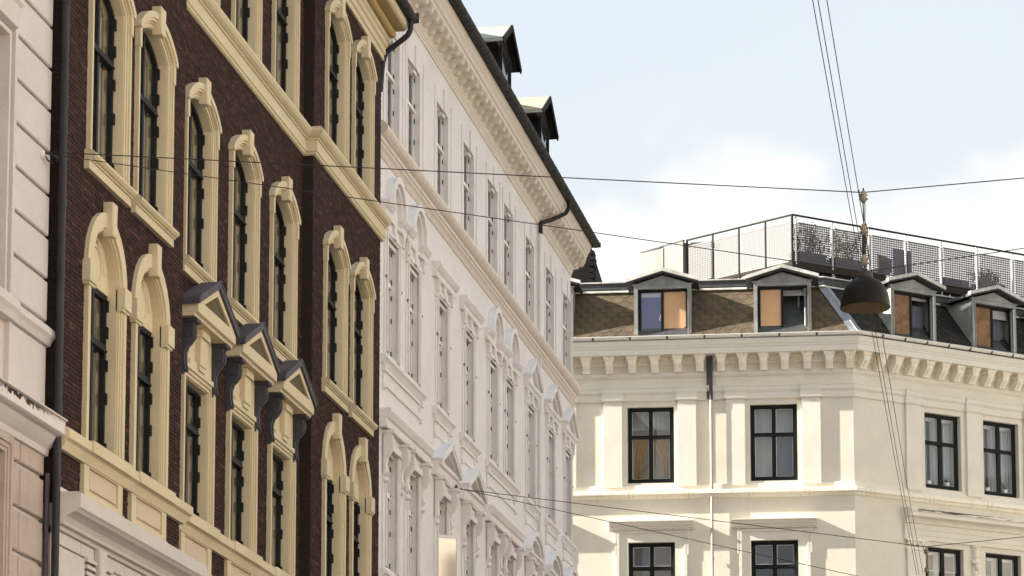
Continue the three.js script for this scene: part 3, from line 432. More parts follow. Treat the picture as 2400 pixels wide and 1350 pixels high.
  { // the casement that stands open
    const a = 24 * D, hx = 6.37, L2 = 0.62, y0 = 11.0, y1 = 12.42, g = new THREE.Matrix4().makeRotationY(-Math.PI / 2 + a).setPosition(hx, 0, -0.1);
    const sash = part(b, 'open_sash', mg([extr(rect(0, L2, y0, y1), 0, 0.05, [rect(0.07, L2 - 0.07, y0 + 0.08, y1 - 0.07)])]).applyMatrix4(g), mat.frameWhite);
    part(sash, 'pane', mg([box(0.06, L2 - 0.06, y0 + 0.07, y1 - 0.06, 0.02, 0.028)]).applyMatrix4(g), mat.mirrorGlass);
  }
  // string course and cornice follow the rounded corner
  part(b, 'string_course', sweep([[-0.02, 19.98], [0.1, 19.97], [0.2, 19.93], [0.27, 19.88], [0.30, 19.82], [0.30, 19.76], [0.26, 19.70], [0.2, 19.66], [0.16, 19.65], [0.16, 19.56], [0.13, 19.55], [0.13, 19.5], [0.08, 19.46], [0.03, 19.38], [-0.02, 19.36]], path), mat.course);
  const cw = part(b, 'cornice', sweep([[-0.02, 23.18], [0.03, 23.18], [0.035, 23.24], [0.05, 23.25], [0.055, 23.31], [0.075, 23.32], [0.08, 23.38], [0.1, 23.4], [0.1, 23.6], [0.13, 23.64], [0.42, 23.655], [0.46, 23.67], [0.46, 23.76], [0.5, 23.78], [0.52, 23.86], [0.57, 23.92], [0.6, 24.02], [0.62, 24.06], [-0.02, 24.1]], path), mat.corniceW);
  const mod = (x) => mg([extrX([[0.08, 23.655], [0.44, 23.655], [0.445, 23.59], [0.42, 23.53], [0.37, 23.51], [0.3, 23.53], [0.24, 23.51], [0.2, 23.45], [0.14, 23.43], [0.08, 23.44]], x - 0.11, x + 0.11), box(x - 0.14, x + 0.14, 23.61, 23.656, 0.08, 0.455)]);
  for (let i = 0; i < 44; i++) { const x = 0.25 + i * 0.575; if (x < END - 0.45) part(cw, 'modillion', mod(x), mat.corniceW); }
  for (const a of [20, 55, 85]) part(cw, 'modillion', mod(0).rotateY(a * D).translate(END - 0.4 + 0.4 * Math.sin(a * D) * 0.95, 0, -0.4 + 0.4 * Math.cos(a * D) * 0.95), mat.corniceW);
  const arcP = (cx, cy, r, n, a0, a1) => Array.from({ length: n + 1 }, (_, i) => { const a = a0 + (a1 - a0) * i / n; return [cx + r * Math.cos(a), cy + r * Math.sin(a)]; });
  const gp = [...arcP(0.72, 24.16, 0.13, 9, Math.PI, 2 * Math.PI), ...arcP(0.72, 24.165, 0.115, 9, 2 * Math.PI, Math.PI)];
  const gpath = [[-0.02, 0, 0, 1], [END - 0.15, 0, 0, 1]];
  const gt = part(b, 'gutter', [sweep(gp, gpath), run([[0.57, 24.05], [0.86, 24.05], [0.86, 24.2], [0.6, 24.2]], END - 0.15, END - 0.12)], mat.gutter);
  Array.from({ length: 45 }, (_, i) => part(gt, 'gutter_strap', run(gp.map(q => [0.72 + (q[0] - 0.72) * 1.07, 24.16 + (q[1] - 24.16) * 1.07]), 0.3 + i * 0.56, 0.325 + i * 0.56), mat.gutter));
  part(gt, 'gutter_outlet', tube([[20.6, 24.06, 0.70], [20.6, 23.9, 0.70], [20.55, 23.72, 0.62], [20.1, 23.42, 0.28], [19.62, 23.22, 0.1], [19.56, 23.1, 0.09], [19.56, 22.9, 0.09]], 0.06, 10, 40), mat.gutter);
  part(b, 'downpipe', [bar([19.56, 8, 0.07], [19.56, 22.95, 0.07], 0.045, 10), ...[12, 15, 18, 21].map(y => new THREE.CylinderGeometry(0.055, 0.055, 0.08, 10).translate(19.56, y, 0.07))], mat.whiteTrim);
  // roof and dormers
  const rf = part(b, 'roof', sweep([[0.6, 24.1], [0.6, 24.16], [-3.2, 28.0], [-6.5, 27.5], [-9.5, 24.1], [-0.3, 24.08]], [[0, 0, 0, 1], [END - 0.15, 0, 0, 1]]), mat.dormerDark);
  [[14.96, mat.zinc], [20.85, mat.zincRust]].forEach(([c, top], i) => {
    const w = 1.14, e = 26.42, ap = 27.12, zf = 0.0, zb = -3;
    const d = part(b, 'dormer', [extr([[c - 0.62, 24.5], [c + 0.62, 24.5], [c + 0.62, e - 0.1], [c + w, e - 0.08], [c, ap - 0.1], [c - w, e - 0.08], [c - 0.62, e - 0.1]], zb, zf - 0.05), box(c - 0.68, c - 0.58, 24.6, e, zf - 0.1, zf), box(c + 0.58, c + 0.68, 24.6, e, zf - 0.1, zf)], mat.dormerDark);
    part(d, 'roof_boarding', extr([[c - w - 0.1, e - 0.1], [c, ap - 0.04], [c + w + 0.1, e - 0.1], [c + w + 0.1, e - 0.04], [c, ap + 0.02], [c - w - 0.1, e - 0.04]], zb, zf + 0.13), mat.dormerDark);
    part(d, 'dormer_roof', extr([[c - w - 0.13, e - 0.038], [c, ap + 0.022], [c + w + 0.13, e - 0.038], [c + w + 0.13, e - 0.0], [c, ap + 0.05], [c - w - 0.13, e - 0.0]], zb, zf + 0.15), top);
    part(d, 'barge_board', [-1, 1].map(q => beam([c + q * (w + 0.13), e - 0.08, zf + 0.15], [c, ap - 0.02, zf + 0.15], 0.04, 0.16)), mat.dormerDark);
    part(d, 'dormer_gutter', beam([c - w - 0.14, e - 0.08, zf + 0.14], [c - w - 0.14, e - 0.08, zb], 0.08, 0.06), mat.zinc);
    part(d, 'dormer_pane', box(c - 0.5, c + 0.5, 24.9, e - 0.05, zf - 0.06, zf - 0.04), mat.darkGlass);
  });
}

// ---------- the cream yellow corner building ----------
const YB0 = [-4.192, 0, -95.118], YTURN = 3 * Math.PI / 180, BEND = 37 * Math.PI / 180;
{
  const b = thing('corner_building', 'cream yellow corner building with black window frames and a slate mansard roof', 'building', YB0, YTURN);
  const rect = (x0, x1, y0, y1) => [[x0, y0], [x1, y0], [x1, y1], [x0, y1]];
  const nx = Math.sin(BEND), nz = Math.cos(BEND), ux = Math.cos(BEND), uz = -Math.sin(BEND), mk = 1 / (1 + nz), XL = -14, XR = 14;
  const path = [[XL, 0, 0, 1], [0, 0, nx * mk, (1 + nz) * mk], [XR * ux, XR * uz, nx, nz]];
  const half = [[0, 0, nx * mk, (1 + nz) * mk]];
  const turn = g => mg([g]).rotateY(BEND), A = (p, name, geo, m, side) => { let g = muv(Array.isArray(geo) ? mg(geo) : geo); if (side) g = g.rotateY(BEND); return part(p, name, g, m, true); };
  const SIDES = [{ s: 0, up: [-6.745, -2.645, -10.9], low: [-6.735, -2.66, -10.9], pil: [-9.55, -8.01, -5.53, -3.91, -1.40], x0: XL, x1: 0 }, { s: 1, up: [3.77, 6.31, 9.2], low: [3.785, 6.305, 9.2], pil: [2.465, 5.06, 7.6, 10.4], x0: 0, x1: XR }];
  const HWU = 0.78, U0 = 19.5, U1 = 22.09, L0 = 14.9, L1 = 17.5;
  for (const f of SIDES) {
    const holes = [...f.up.map(c => rect(c - HWU, c + HWU, U0, U1)), ...f.low.map(c => rect(c - HWU, c + HWU, L0, L1))];
    A(b, 'wall', extr(rect(f.x0, f.x1, 0, 24.2), -0.5, 0, holes), mat.yellow, f.s);
    A(b, 'inner_wall', [box(f.x0 + (f.s ? 1.6 : 0), f.x1 - (f.s ? 0 : 1.6), 0, 24, -7, -4.6), ...[14.2, 18.4, 22.9].map(y => box(f.x0 + (f.s ? 0.3 : 0), f.x1 - (f.s ? 0 : 0.3), y, y + 0.2 + 0.01 * f.s, -4.6, -0.65)), ...(f.s ? [1.7, 5.0] : [-4.6, -1.2]).map(x => box(x - 0.08, x + 0.08, 8, 24, -4.6, -0.7))], mat.room, f.s);
    for (const x of f.pil) {
      const p = A(b, 'pilaster', box(x - 0.31, x + 0.31, 19.36, 22.28, -0.02, 0.09), mat.yellowTrim, f.s);
      A(p, 'capital', [run([[-0.02, 22.27], [0.13, 22.27], [0.15, 22.31], [0.15, 22.48], [0.155, 22.5], [0.18, 22.56], [0.18, 22.69], [0.2, 22.71], [0.2, 22.755], [-0.02, 22.75]], x - 0.36, x + 0.36)], mat.yellowTrim, f.s);
    }
    // upper windows
    f.up.forEach((c, i) => {
      const inner = [];
      const w = (() => {
        const g = casement({ add() {} }, { c, hw: HWU - 0.02, y0: U0, ys: U1, z: -0.16, fm: mat.black, hinges: false, transom: U0 + 1.6, t: 0.13, mull: 0.14, depth: 0.1 });
        return g;
      })();
      for (const o of [w, ...w.children]) if (f.s) o.geometry.rotateY(BEND);
      b.add(w);
      for (const [xa, xb] of [[c - HWU + 0.15, c - 0.07], [c + 0.07, c + HWU - 0.15]]) for (const [ya, yb] of [[U0 + 0.17, U0 + 1.55], [U0 + 1.65, U1 - 0.13]]) A(w, 'glazing_bead', extr(rect(xa, xb, ya, yb), -0.235, -0.225, [rect(xa + 0.018, xb - 0.018, ya + 0.018, yb - 0.018)]), mat.frameWhite, f.s);
      if (f.s) {
        A(w, 'inner_sash', extr(rect(c - HWU, c + HWU, U0, U1), -0.42, -0.36, [rect(c - HWU + 0.2, c - 0.12, U0 + 0.16, U1 - 0.2), rect(c + 0.05, c + HWU - 0.1, U0 + 0.16, U1 - 0.2)]), mat.frameWhite, 1);
        A(w, 'curtain', [pleats(c - HWU, c - 0.28, U0, U1, -0.56, 0.035), pleats(c - 0.1, c + 0.34, U0, U1, -0.6, 0.035), pleats(c + 0.45, c + HWU, U0, U1, -0.56, 0.03)], mat.curtain, 1);
        for (const px of [c - 0.42, c + 0.36]) {
          A(w, 'plant_pot', lathe([[0.001, U0 + 0.02], [0.08, U0 + 0.02], [0.11, U0 + 0.2], [0.1, U0 + 0.2], [0.09, U0 + 0.17]], 14).translate(px, 0.1, -0.3), mat.pot, 1);
          const lv = []; for (let k = 0; k < 16; k++) { const a = rr(0, 6.3), r = rr(0.05, 0.2), h = rr(0.12, 0.4), x = px + Math.cos(a) * r, z = -0.3 + Math.sin(a) * r * 0.5; lv.push([[px - 0.012, U0 + 0.28, -0.3], [px + 0.012, U0 + 0.28, -0.3], [x, U0 + 0.28 + h, z]]); }
          A(w, 'plant_leaf', poly(lv), mat.leaf, 1);
        }
      } else if (i === 0) {
        A(w, 'curtain', [pleats(c - 0.72, c + 0.72, U0 + 1.9, U1, -0.5, 0.01)], mat.net, 0);
        const dr = (s) => { const t = []; for (let k = 0; k < 14; k++) for (let j = 0; j < 12; j++) { const P = (u, v) => { const top = 0.62, x = c + s * (0.66 - top * u * (0.35 + 0.65 * v * v)); return [x - s * 0.05, U0 + 0.2 + 1.35 * v, -0.48 + 0.035 * Math.sin(u * 22)]; }; t.push(quad(P(k / 14, j / 12), P((k + 1) / 14, j / 12), P((k + 1) / 14, (j + 1) / 12), P(k / 14, (j + 1) / 12))); } return poly(t); };
        A(w, 'reflection_drape', [dr(-1), dr(1)], mat.reflection_drape, 0);  // cloth shapes standing in for the golden reflection in the lower panes
      } else { A(w, 'curtain', [pleats(c - 0.72, c + 0.72, U0 + 1.6, U1, -0.5, 0.012), pleats(c - 0.72, c - 0.02, U0, U0 + 1.6, -0.48, 0.012)], mat.net, 0); A(w, 'blind', box(c, c + 0.7, U0, U0 + 1.6, -0.5, -0.49), mat.netDark, 0); }
    });
    // lower windows
    f.low.forEach((c, i) => {
      const w = casement({ add() {} }, { c, hw: HWU - 0.02, y0: L0, ys: L1, z: -0.16, fm: mat.black, hinges: false, transom: f.s ? L0 + 1.55 : L0 + 1.75, t: 0.13, mull: 0.14, depth: 0.1 });
      for (const o of [w, ...w.children]) if (f.s) o.geometry.rotateY(BEND);
      b.add(w);
      for (const [xa, xb] of [[c - HWU + 0.15, c - 0.07], [c + 0.07, c + HWU - 0.15]]) A(w, 'glazing_bead', extr(rect(xa, xb, L0 + 1.82, L1 - 0.13), -0.235, -0.225, [rect(xa + 0.018, xb - 0.018, L0 + 1.84, L1 - 0.15)]), mat.frameWhite, f.s);
      if (f.s) { A(w, 'inner_sash', extr(rect(c - HWU, c + HWU, L0, L1), -0.42, -0.36, [rect(c - HWU + 0.18, c - 0.1, L0 + 0.16, L1 - 0.2), rect(c + 0.05, c + HWU - 0.1, L0 + 0.16, L1 - 0.2)]), mat.frameWhite, 1); A(w, 'curtain', [pleats(c - HWU, c - 0.3, L0, L1, -0.56, 0.035), pleats(c - 0.05, c + 0.3, L0, L1, -0.6, 0.035)], mat.curtain, 1); }
      else { A(w, 'blind', box(c - 0.6, c - 0.12, L0 + 1.8, L1 - 0.12, -0.5, -0.49), mat.netDark, 0); }
    });
  }
  // lower left-hand surrounds with hoods
  for (const c of SIDES[0].low) {
    const s = A(b, 'window_surround', [ring('rect', c, HWU, L0, L1, 0, 0.0, 0.34, -0.02, 0.03), ring('rect', c, HWU, L0, L1, 0, 0.3, 0.40, -0.02, 0.07), ring('rect', c, HWU, L1 - 0.45, L1, 0, 0.36, 0.45, -0.02, 0.07), ring('rect', c, HWU, L1 - 0.45, L1, 0, 0.32, 0.36, -0.02, 0.05)], mat.yellowTrim, 0);
    A(s, 'window_hood', run([[-0.02, 18.23], [0.3, 18.2], [0.3, 18.16], [0.25, 18.12], [0.22, 18.05], [0.16, 18.0], [0.155, 17.96], [0.12, 17.95], [0.09, 17.9], [-0.02, 17.9]], c - 1.4, c + 1.4), mat.yellowTrim, 0);
  }
  // mouldings that run round the corner
  A(b, 'string_course', sweep([[-0.02, 19.24], [0.17, 19.215], [0.2, 19.2], [0.2, 19.09], [0.18, 19.07], [0.12, 19.05], [0.09, 19.0], [0.04, 18.96], [-0.02, 18.95]], path), mat.yellowStain);
  A(b, 'plinth_band', sweep([[-0.02, 19.44], [0.03, 19.42], [0.03, 19.22], [-0.02, 19.22]], path), mat.yellowTrim);
  A(b, 'architrave', sweep([[-0.02, 22.27], [0.05, 22.27], [0.065, 22.3], [0.065, 22.48], [0.08, 22.5], [0.13, 22.56], [0.13, 22.68], [0.15, 22.7], [0.15, 22.745], [-0.02, 22.75]], path), mat.yellowTrim);
  A(b, 'frieze_moulding', sweep([[-0.02, 23.06], [0.03, 23.06], [0.05, 23.1], [0.07, 23.12], [0.07, 23.22], [-0.02, 23.23]], path), mat.yellowTrim);
  A(b, 'bed_mould', sweep([[-0.02, 23.5], [0.03, 23.5], [0.03, 23.56], [0.06, 23.58], [0.06, 23.64], [0.1, 23.68], [0.12, 23.76], [-0.02, 23.76]], path), mat.yellowStain);
  const cor = A(b, 'cornice', sweep([[-0.02, 23.75], [0.56, 23.75], [0.56, 23.93], [0.58, 23.95], [0.59, 24.0], [0.62, 24.05], [0.64, 24.16], [0.66, 24.2], [-0.02, 24.24]], path), mat.yellowTrim);
  const corbel = x => mg([extrX([[0, 23.76], [0.44, 23.76], [0.44, 23.64], [0.42, 23.62], [0.415, 23.54], [0.38, 23.46], [0.31, 23.38], [0.25, 23.32], [0.215, 23.27], [0.21, 23.22], [0, 23.22]], x - 0.125, x + 0.125), extrX([[0, 23.76], [0.46, 23.76], [0.46, 23.64], [0.41, 23.6], [0, 23.6]], x - 0.165, x + 0.165), extrX([[0, 23.76], [0.475, 23.76], [0.475, 23.7], [0, 23.69]], x - 0.195, x + 0.195), extrX([[0.36, 23.6], [0.435, 23.6], [0.405, 23.46], [0.335, 23.37], [0.275, 23.31], [0.24, 23.26], [0.235, 23.225], [0.1, 23.23]], x - 0.045, x + 0.045)]);
  for (const x of [-11.1, -10.36, -9.62, -8.88, -8.10, -7.34, -6.58, -5.81, -5.07, -4.36, -3.65, -2.95, -2.24, -1.5, -0.77, -0.09]) A(cor, 'corbel', corbel(x), mat.yellowStain, 0);
  for (let i = 0; i < 16; i++) A(cor, 'corbel', corbel(0.30 + i * 0.662), mat.yellowStain, 1);
  const ga = (r, r2) => [...Array.from({ length: 9 }, (_, i) => { const a = Math.PI + Math.PI * i / 8; return [0.66 + r * Math.cos(a), 24.33 + r * Math.sin(a)]; }), ...Array.from({ length: 9 }, (_, i) => { const a = 2 * Math.PI - Math.PI * i / 8; return [0.66 + r2 * Math.cos(a), 24.335 + r2 * Math.sin(a)]; })];
  const gt = A(b, 'gutter', sweep(ga(0.085, 0.073), path), mat.gutterPale);
  A(gt, 'gutter_edge', sweep([[0.735, 24.325], [0.755, 24.325], [0.755, 24.35], [0.735, 24.35]], path), mat.gutterPale);
  for (let x = -13.6; x < -0.2; x += 1.24) A(gt, 'gutter_strap', run(ga(0.095, 0.08), x, x + 0.06), mat.leadRoof, 0); for (let x = 0.7; x < 13; x += 0.93) A(gt, 'gutter_strap', run(ga(0.095, 0.08), x, x + 0.06), mat.leadRoof, 1);
  const dp = A(b, 'downpipe', [bar([-4.71, 8, 0.13], [-4.71, 19.0, 0.13], 0.05, 10), bar([-4.71, 19.2, 0.13], [-4.71, 22.3, 0.13], 0.055, 10), ...[10, 13.5, 16.9].map(y => new THREE.CylinderGeometry(0.065, 0.065, 0.1, 10).translate(-4.71, y, 0.13))], mat.pipePaint, 0);
  A(dp, 'pipe_head', [bar([-4.71, 22.25, 0.13], [-4.71, 24.3, 0.13], 0.06, 10), bar([-4.82, 22.3, 0.1], [-4.82, 23.8, 0.1], 0.035, 8)], mat.leadRoof, 0).userData.label = 'unpainted dark upper length of the downpipe';
  // the columned bay on the side in shade
  const ent = A(b, 'entablature', run([[-0.02, 18.74], [0.36, 18.70], [0.42, 18.66], [0.43, 18.56], [0.4, 18.54], [0.4, 18.42], [0.34, 18.4], [0.24, 18.36], [0.18, 18.3], [0.15, 18.22], [0.1, 18.2], [0.1, 18.02], [0.085, 18.01], [0.085, 17.83], [0.07, 17.82], [0.07, 17.68], [-0.02, 17.66]], 2.02, 12.6), mat.yellowTrim, 1);
  const T_grime = tex(512, (u, v) => { const a = fbm(u * 30, v * 6, 30, 5), l = fbm(u * 4, v * 2, 4, 3), k = sstep(0.46, 0.62, a * 0.65 + l * 0.35 + 0.04); return [1 - 0.6 * k, 1 - 0.64 * k, 1 - 0.66 * k]; }, true);
  const gf = new THREE.Mesh(new THREE.PlaneGeometry(9, 0.09).translate(6.8, 18.61, 0.4335).rotateY(BEND), M([0.78, 0.72, 0.62], { map: T_grime, roughness: 0.9 })); gf.name = 'weathered_fillet'; gf.userData.label = 'grimy top edge of the entablature'; gf.castShadow = gf.receiveShadow = true; ent.add(gf);
  const pl = A(b, 'pilaster', box(2.12, 2.9, 10, 17.34, -0.02, 0.08), mat.yellowTrim, 1);
  const cap = [run([[-0.02, 17.62], [0.14, 17.62], [0.14, 17.68], [-0.02, 17.68]], 2.06, 2.96), run([[-0.02, 17.32], [0.11, 17.32], [0.12, 17.36], [0.1, 17.4], [-0.02, 17.4]], 2.08, 2.94)]; for (let i = 0; i < 7; i++) { cap.push(new THREE.SphereGeometry(0.075, 8, 6).scale(0.8, 1, 0.6).translate(2.16 + i * 0.115, 17.50 + (i % 2) * 0.05, 0.09)); cap.push(new THREE.TorusGeometry(0.045, 0.016, 5, 10).translate(2.16 + i * 0.115, 17.57, 0.12)); }
  A(pl, 'leafy_capital', cap, mat.yellowStain, 1);
  for (const x of [5.06, 7.6]) {
    const h = A(b, 'herm_column', [lathe([[0.001, 10], [0.16, 10], [0.16, 16.55], [0.2, 16.6], [0.2, 16.66], [0.12, 16.7], [0.1, 16.76]], 18).translate(x, 0, 0.0), lathe([[0.001, 17.66], [0.19, 17.66], [0.19, 17.6], [0.14, 17.56], [0.135, 17.3], [0.16, 17.27], [0.1, 17.2]], 18).translate(x, 0, 0.0), box(x - 0.2, x + 0.2, 10, 17.66, -0.05, 0.01)], mat.yellowTrim, 1);
    // the carved head: skull, helmet, brow, nose, chin, neck
    A(h, 'carved_head', [new THREE.SphereGeometry(0.15, 18, 14).scale(0.85, 1.15, 0.95).translate(x, 16.98, 0.06), new THREE.SphereGeometry(0.175, 18, 10, 0, 6.3, 0, 1.45).scale(0.95, 1.05, 1.05).translate(x, 17.03, 0.03), new THREE.TorusGeometry(0.155, 0.03, 6, 20).rotateX(Math.PI / 2 - 0.25).translate(x, 17.05, 0.04), new THREE.ConeGeometry(0.03, 0.1, 6).translate(x, 16.97, 0.205), new THREE.SphereGeometry(0.05, 8, 6).scale(1.1, 0.7, 0.8).translate(x, 16.84, 0.15), new THREE.SphereGeometry(0.03, 6, 5).scale(1.4, 0.4, 0.6).translate(x, 16.89, 0.185), lathe([[0.08, 16.7], [0.075, 16.8], [0.09, 16.9]], 12).translate(x, 0, 0.03), ...[-1, 1].flatMap(s => [new THREE.SphereGeometry(0.028, 6, 5).translate(x + s * 0.055, 17.0, 0.17), new THREE.TorusGeometry(0.05, 0.02, 5, 10).translate(x + s * 0.13, 17.12, 0.1), new THREE.SphereGeometry(0.045, 8, 6).scale(0.8, 2.2, 0.8).translate(x + s * 0.125, 16.82, 0.05)])], mat.yellowStain, 1);
  }

  // ---------- mansard ----------
  // the two slopes lean back by different amounts, so the hip runs askew from the gutter to the kerb
  const ZB = 0.46, HB = 24.36, HT = 26.30, TX = -0.97, ZTS = [-0.75, TX * nx - 0.75 * nz];
  const topPath = [[XL, ZTS[0], 0, 1], [TX, ZTS[0], nx * mk, (1 + nz) * mk], [XR * ux + ZTS[1] * nx, XR * uz + ZTS[1] * nz, nx, nz]];
  const bp = [path[0], path[1], path[2]].map(q => [q[0] + q[2] * ZB, HB, q[1] + q[3] * ZB]), tp = topPath.map(q => [q[0], HT, q[1]]), kp = [[XL, HT, -6.6], [-2.2, HT, -6.6], [tp[2][0] - 5 * nx, HT, tp[2][2] - 5 * nz]];
  const rf = A(b, 'roof', poly([quad(bp[0], bp[1], tp[1], tp[0]), quad(bp[1], bp[2], tp[2], tp[1]), quad(tp[0], tp[1], kp[1], kp[0]), quad(tp[1], tp[2], kp[2], kp[1])]), mat.leadRoof);
  A(b, 'eaves_board', sweep([[-0.1, HB - 0.12], [ZB, HB - 0.12], [ZB, HB], [-0.1, HB]], path), mat.leadRoof);
  A(b, 'roof_kerb', sweep([[-0.12, HT - 0.06], [0.1, HT - 0.06], [0.12, HT + 0.02], [0.1, HT + 0.22], [-0.1, HT + 0.24]], topPath), mat.leadRoof);
  A(b, 'kerb_capping', sweep([[-0.12, HT + 0.24], [0.16, HT + 0.225], [0.16, HT + 0.265], [-0.12, HT + 0.285]], topPath), mat.dormerTop);
  A(b, 'kerb_apron', sweep([[0.12, HT - 0.10], [0.2, HT - 0.12], [0.2, HT - 0.075], [0.12, HT - 0.04]], topPath), mat.dormerTop);
  const DORM = [[-10.25, 0, 'blind'], [-6.29, 0, 'blind'], [-2.30, 0, 'open'], [2.27, 1, 'cork'], [5.78, 1, 'cork'], [9.3, 1, 'cork']];
  // slates with clipped corners, each one laid over the two below it
  const sw = 0.42, ex = 0.235, sg = [0, 1, 2].map(k => { const w = sw / 2 - 0.004, c = 0.075 + k * 0.012; return muv(extr([[-w + c, 0], [w - c, 0], [w, c], [w, 0.36], [-w, 0.36], [-w, c]], 0, 0.014)); });
  const slateM = [[0.172, 0.128, 0.086], [0.158, 0.12, 0.083], [0.186, 0.138, 0.092], [0.148, 0.114, 0.081], [0.05, 0.046, 0.042], [0.042, 0.04, 0.038], [0.058, 0.052, 0.046], [0.038, 0.036, 0.036]].map(c => M(c, { map: T_slate, bumpMap: T_grain, bumpScale: 0.004, roughness: 0.85 }));  // darker tones hold the shade of the right-hand slope in their colour
  let built = 0; const extra = [[], []];
  for (const s of [0, 1]) for (let r = 0; r < 11; r++) {
    const ZT = ZTS[s], SL = Math.hypot(ZB - ZT, HT - HB), tilt = Math.atan2(ZB - ZT, HT - HB), d = r * ex + 0.03, z = ZB - (ZB - ZT) * d / SL, y = HB + (HT - HB) * d / SL, f = d / SL;
    const hx = bp[1][0] + (tp[1][0] - bp[1][0]) * f, hz = bp[1][2] + (tp[1][2] - bp[1][2]) * f, lim = s ? hx * ux + hz * uz : hx;
    if (d + 0.1 > SL) continue;
    for (let k = 0; k < 38; k++) {
      const x = (s ? -1.6 : 0.3) + (s ? 1 : -1) * ((k + (r % 2) / 2) * sw);
      if (s ? x < lim + 0.16 : x > lim - 0.16) continue;
      if (Math.abs(x) > 13.5) continue;
      if (DORM.some(q => q[1] === s && Math.abs(x - q[0]) < 0.78)) continue;
      const o = new THREE.Object3D(); o.rotation.set(-tilt - 0.035, s ? BEND : 0, 0, 'YXZ');
      const zz = z + 0.022; o.position.set(s ? x * ux + zz * nx : x, y, s ? x * uz + zz * nz : zz); o.updateMatrix();
      const inView = s ? x < 7.8 : x > -9.4;
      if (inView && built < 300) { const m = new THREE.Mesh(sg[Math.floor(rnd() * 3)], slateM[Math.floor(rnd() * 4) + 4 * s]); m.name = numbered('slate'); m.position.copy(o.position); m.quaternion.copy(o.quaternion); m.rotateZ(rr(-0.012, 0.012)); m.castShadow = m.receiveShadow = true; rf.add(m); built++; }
      else extra[s].push(sg[0].clone().applyMatrix4(o.matrix));
    }
  }
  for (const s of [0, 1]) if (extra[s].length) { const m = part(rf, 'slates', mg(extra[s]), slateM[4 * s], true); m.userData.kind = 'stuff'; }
  // hip covered with folded lead sheets
  const hipP = t => bp[1].map((v, k) => v + (tp[1][k] - v) * t + [0.01, 0.045, 0.045][k]);
  [[0.0, 0.12], [0.11, 0.33], [0.32, 0.72], [0.71, 1.0]].forEach(([a, c], i) => A(rf, 'hip_flashing', [beam(hipP(a).map((v, k) => v + [-0.1, 0, 0][k]), hipP(c).map((v, k) => v + [-0.1, 0, 0][k]), 0.24, 0.02, [-0.05, 0.6, 0.8]), beam(hipP(a).map((v, k) => v + [0.07, -0.005, -0.03][k]), hipP(c).map((v, k) => v + [0.07, -0.005, -0.03][k]), 0.18, 0.02, [0.5, 0.6, 0.65])], mat.flashing, 0));
  // dormers
  for (const [c, s, kind] of DORM) {
    const hw = 0.96, y0 = 24.38, y1 = 26.16, zf = 0.42, zb = -1.6, ap = 26.60;
    const d = A(b, 'dormer', [extr([[c - hw, y0], [c + hw, y0], [c + hw, y1], [c - hw, y1]], zf - 0.1, zf, [rect(c - hw + 0.13, c + hw - 0.13, y0 + 0.02, y1 - 0.14)]), box(c - hw + 0.02, c - hw + 0.07, y0, y1, zb, zf - 0.1), box(c + hw - 0.07, c + hw - 0.02, y0, y1, zb, zf - 0.1), box(c - hw + 0.07, c + hw - 0.07, y1 - 0.1, y1, zb, zf - 0.1)], mat.dormerZinc, s);
    d.userData.label = kind === 'blind' ? 'dormer with a blue blind and a peach panel' : kind === 'open' ? 'dormer with a peach panel and an open casement' : 'dormer with a brown panel and an open casement';
    A(d, 'frame_moulding', ring('rect', c, hw - 0.13, y0 + 0.02, y1 - 0.14, 0, 0.0, 0.03, zf - 0.02, zf + 0.025), mat.dormerZinc, s);
    A(d, 'gable', [extr([[c - hw - 0.03, y1 + 0.005], [c + hw + 0.03, y1 + 0.005], [c, ap - 0.12]], zf - 0.1, zf - 0.01), box(c - hw - 0.05, c + hw + 0.05, y1 + 0.0, y1 + 0.035, zf - 0.1, zf + 0.03)], mat.dormerZinc, s);
    const q = hw + 0.24, ey = y1 + 0.06;
    A(d, 'dormer_roof', extr([[c - q, ey - 0.04], [c, ap - 0.06], [c + q, ey - 0.04], [c + q, ey + 0.0], [c, ap - 0.02], [c - q, ey + 0.0]], zb, zf + 0.22), mat.leadRoof, s);
    A(d, 'roof_edge', extr([[c - q - 0.02, ey + 0.0], [c, ap - 0.02], [c + q + 0.02, ey + 0.0], [c + q + 0.02, ey + 0.115], [c, ap + 0.095], [c - q - 0.02, ey + 0.115]], zf + 0.10, zf + 0.25), mat.dormerTop, s);
    A(d, 'roof_sheet', extr([[c - q, ey + 0.002], [c, ap - 0.018], [c + q, ey + 0.002], [c + q, ey + 0.06], [c, ap + 0.04], [c - q, ey + 0.06]], zb, zf + 0.1), mat.leadRoof, s);
    // what fills it
    const x0 = c - hw + 0.14, x1 = c + hw - 0.14, yb = y0 + 0.03, yt = y1 - 0.15, zc = zf - 0.12;
    A(d, 'casement_frame', extr(rect(x0, x1, yb, yt), zc - 0.06, zc, [rect(x0 + 0.09, c - 0.05, yb + 0.07, yt - 0.08), rect(c + 0.03, x1 - 0.05, yb + 0.05, yt - 0.06)]), mat.frameDark, s);
    A(d, 'back_board', box(c - hw + 0.07, c + hw - 0.07, y0, y1 - 0.1, zb + 0.3, zb + 0.4), mat.room, s);
    A(d, 'floor_board', box(c - hw + 0.07, c + hw - 0.07, y0 - 0.06, y0, zb, zf - 0.1), mat.room, s);
    const lp = [x0 + 0.08, c - 0.04], rp = [c + 0.02, x1 - 0.04];
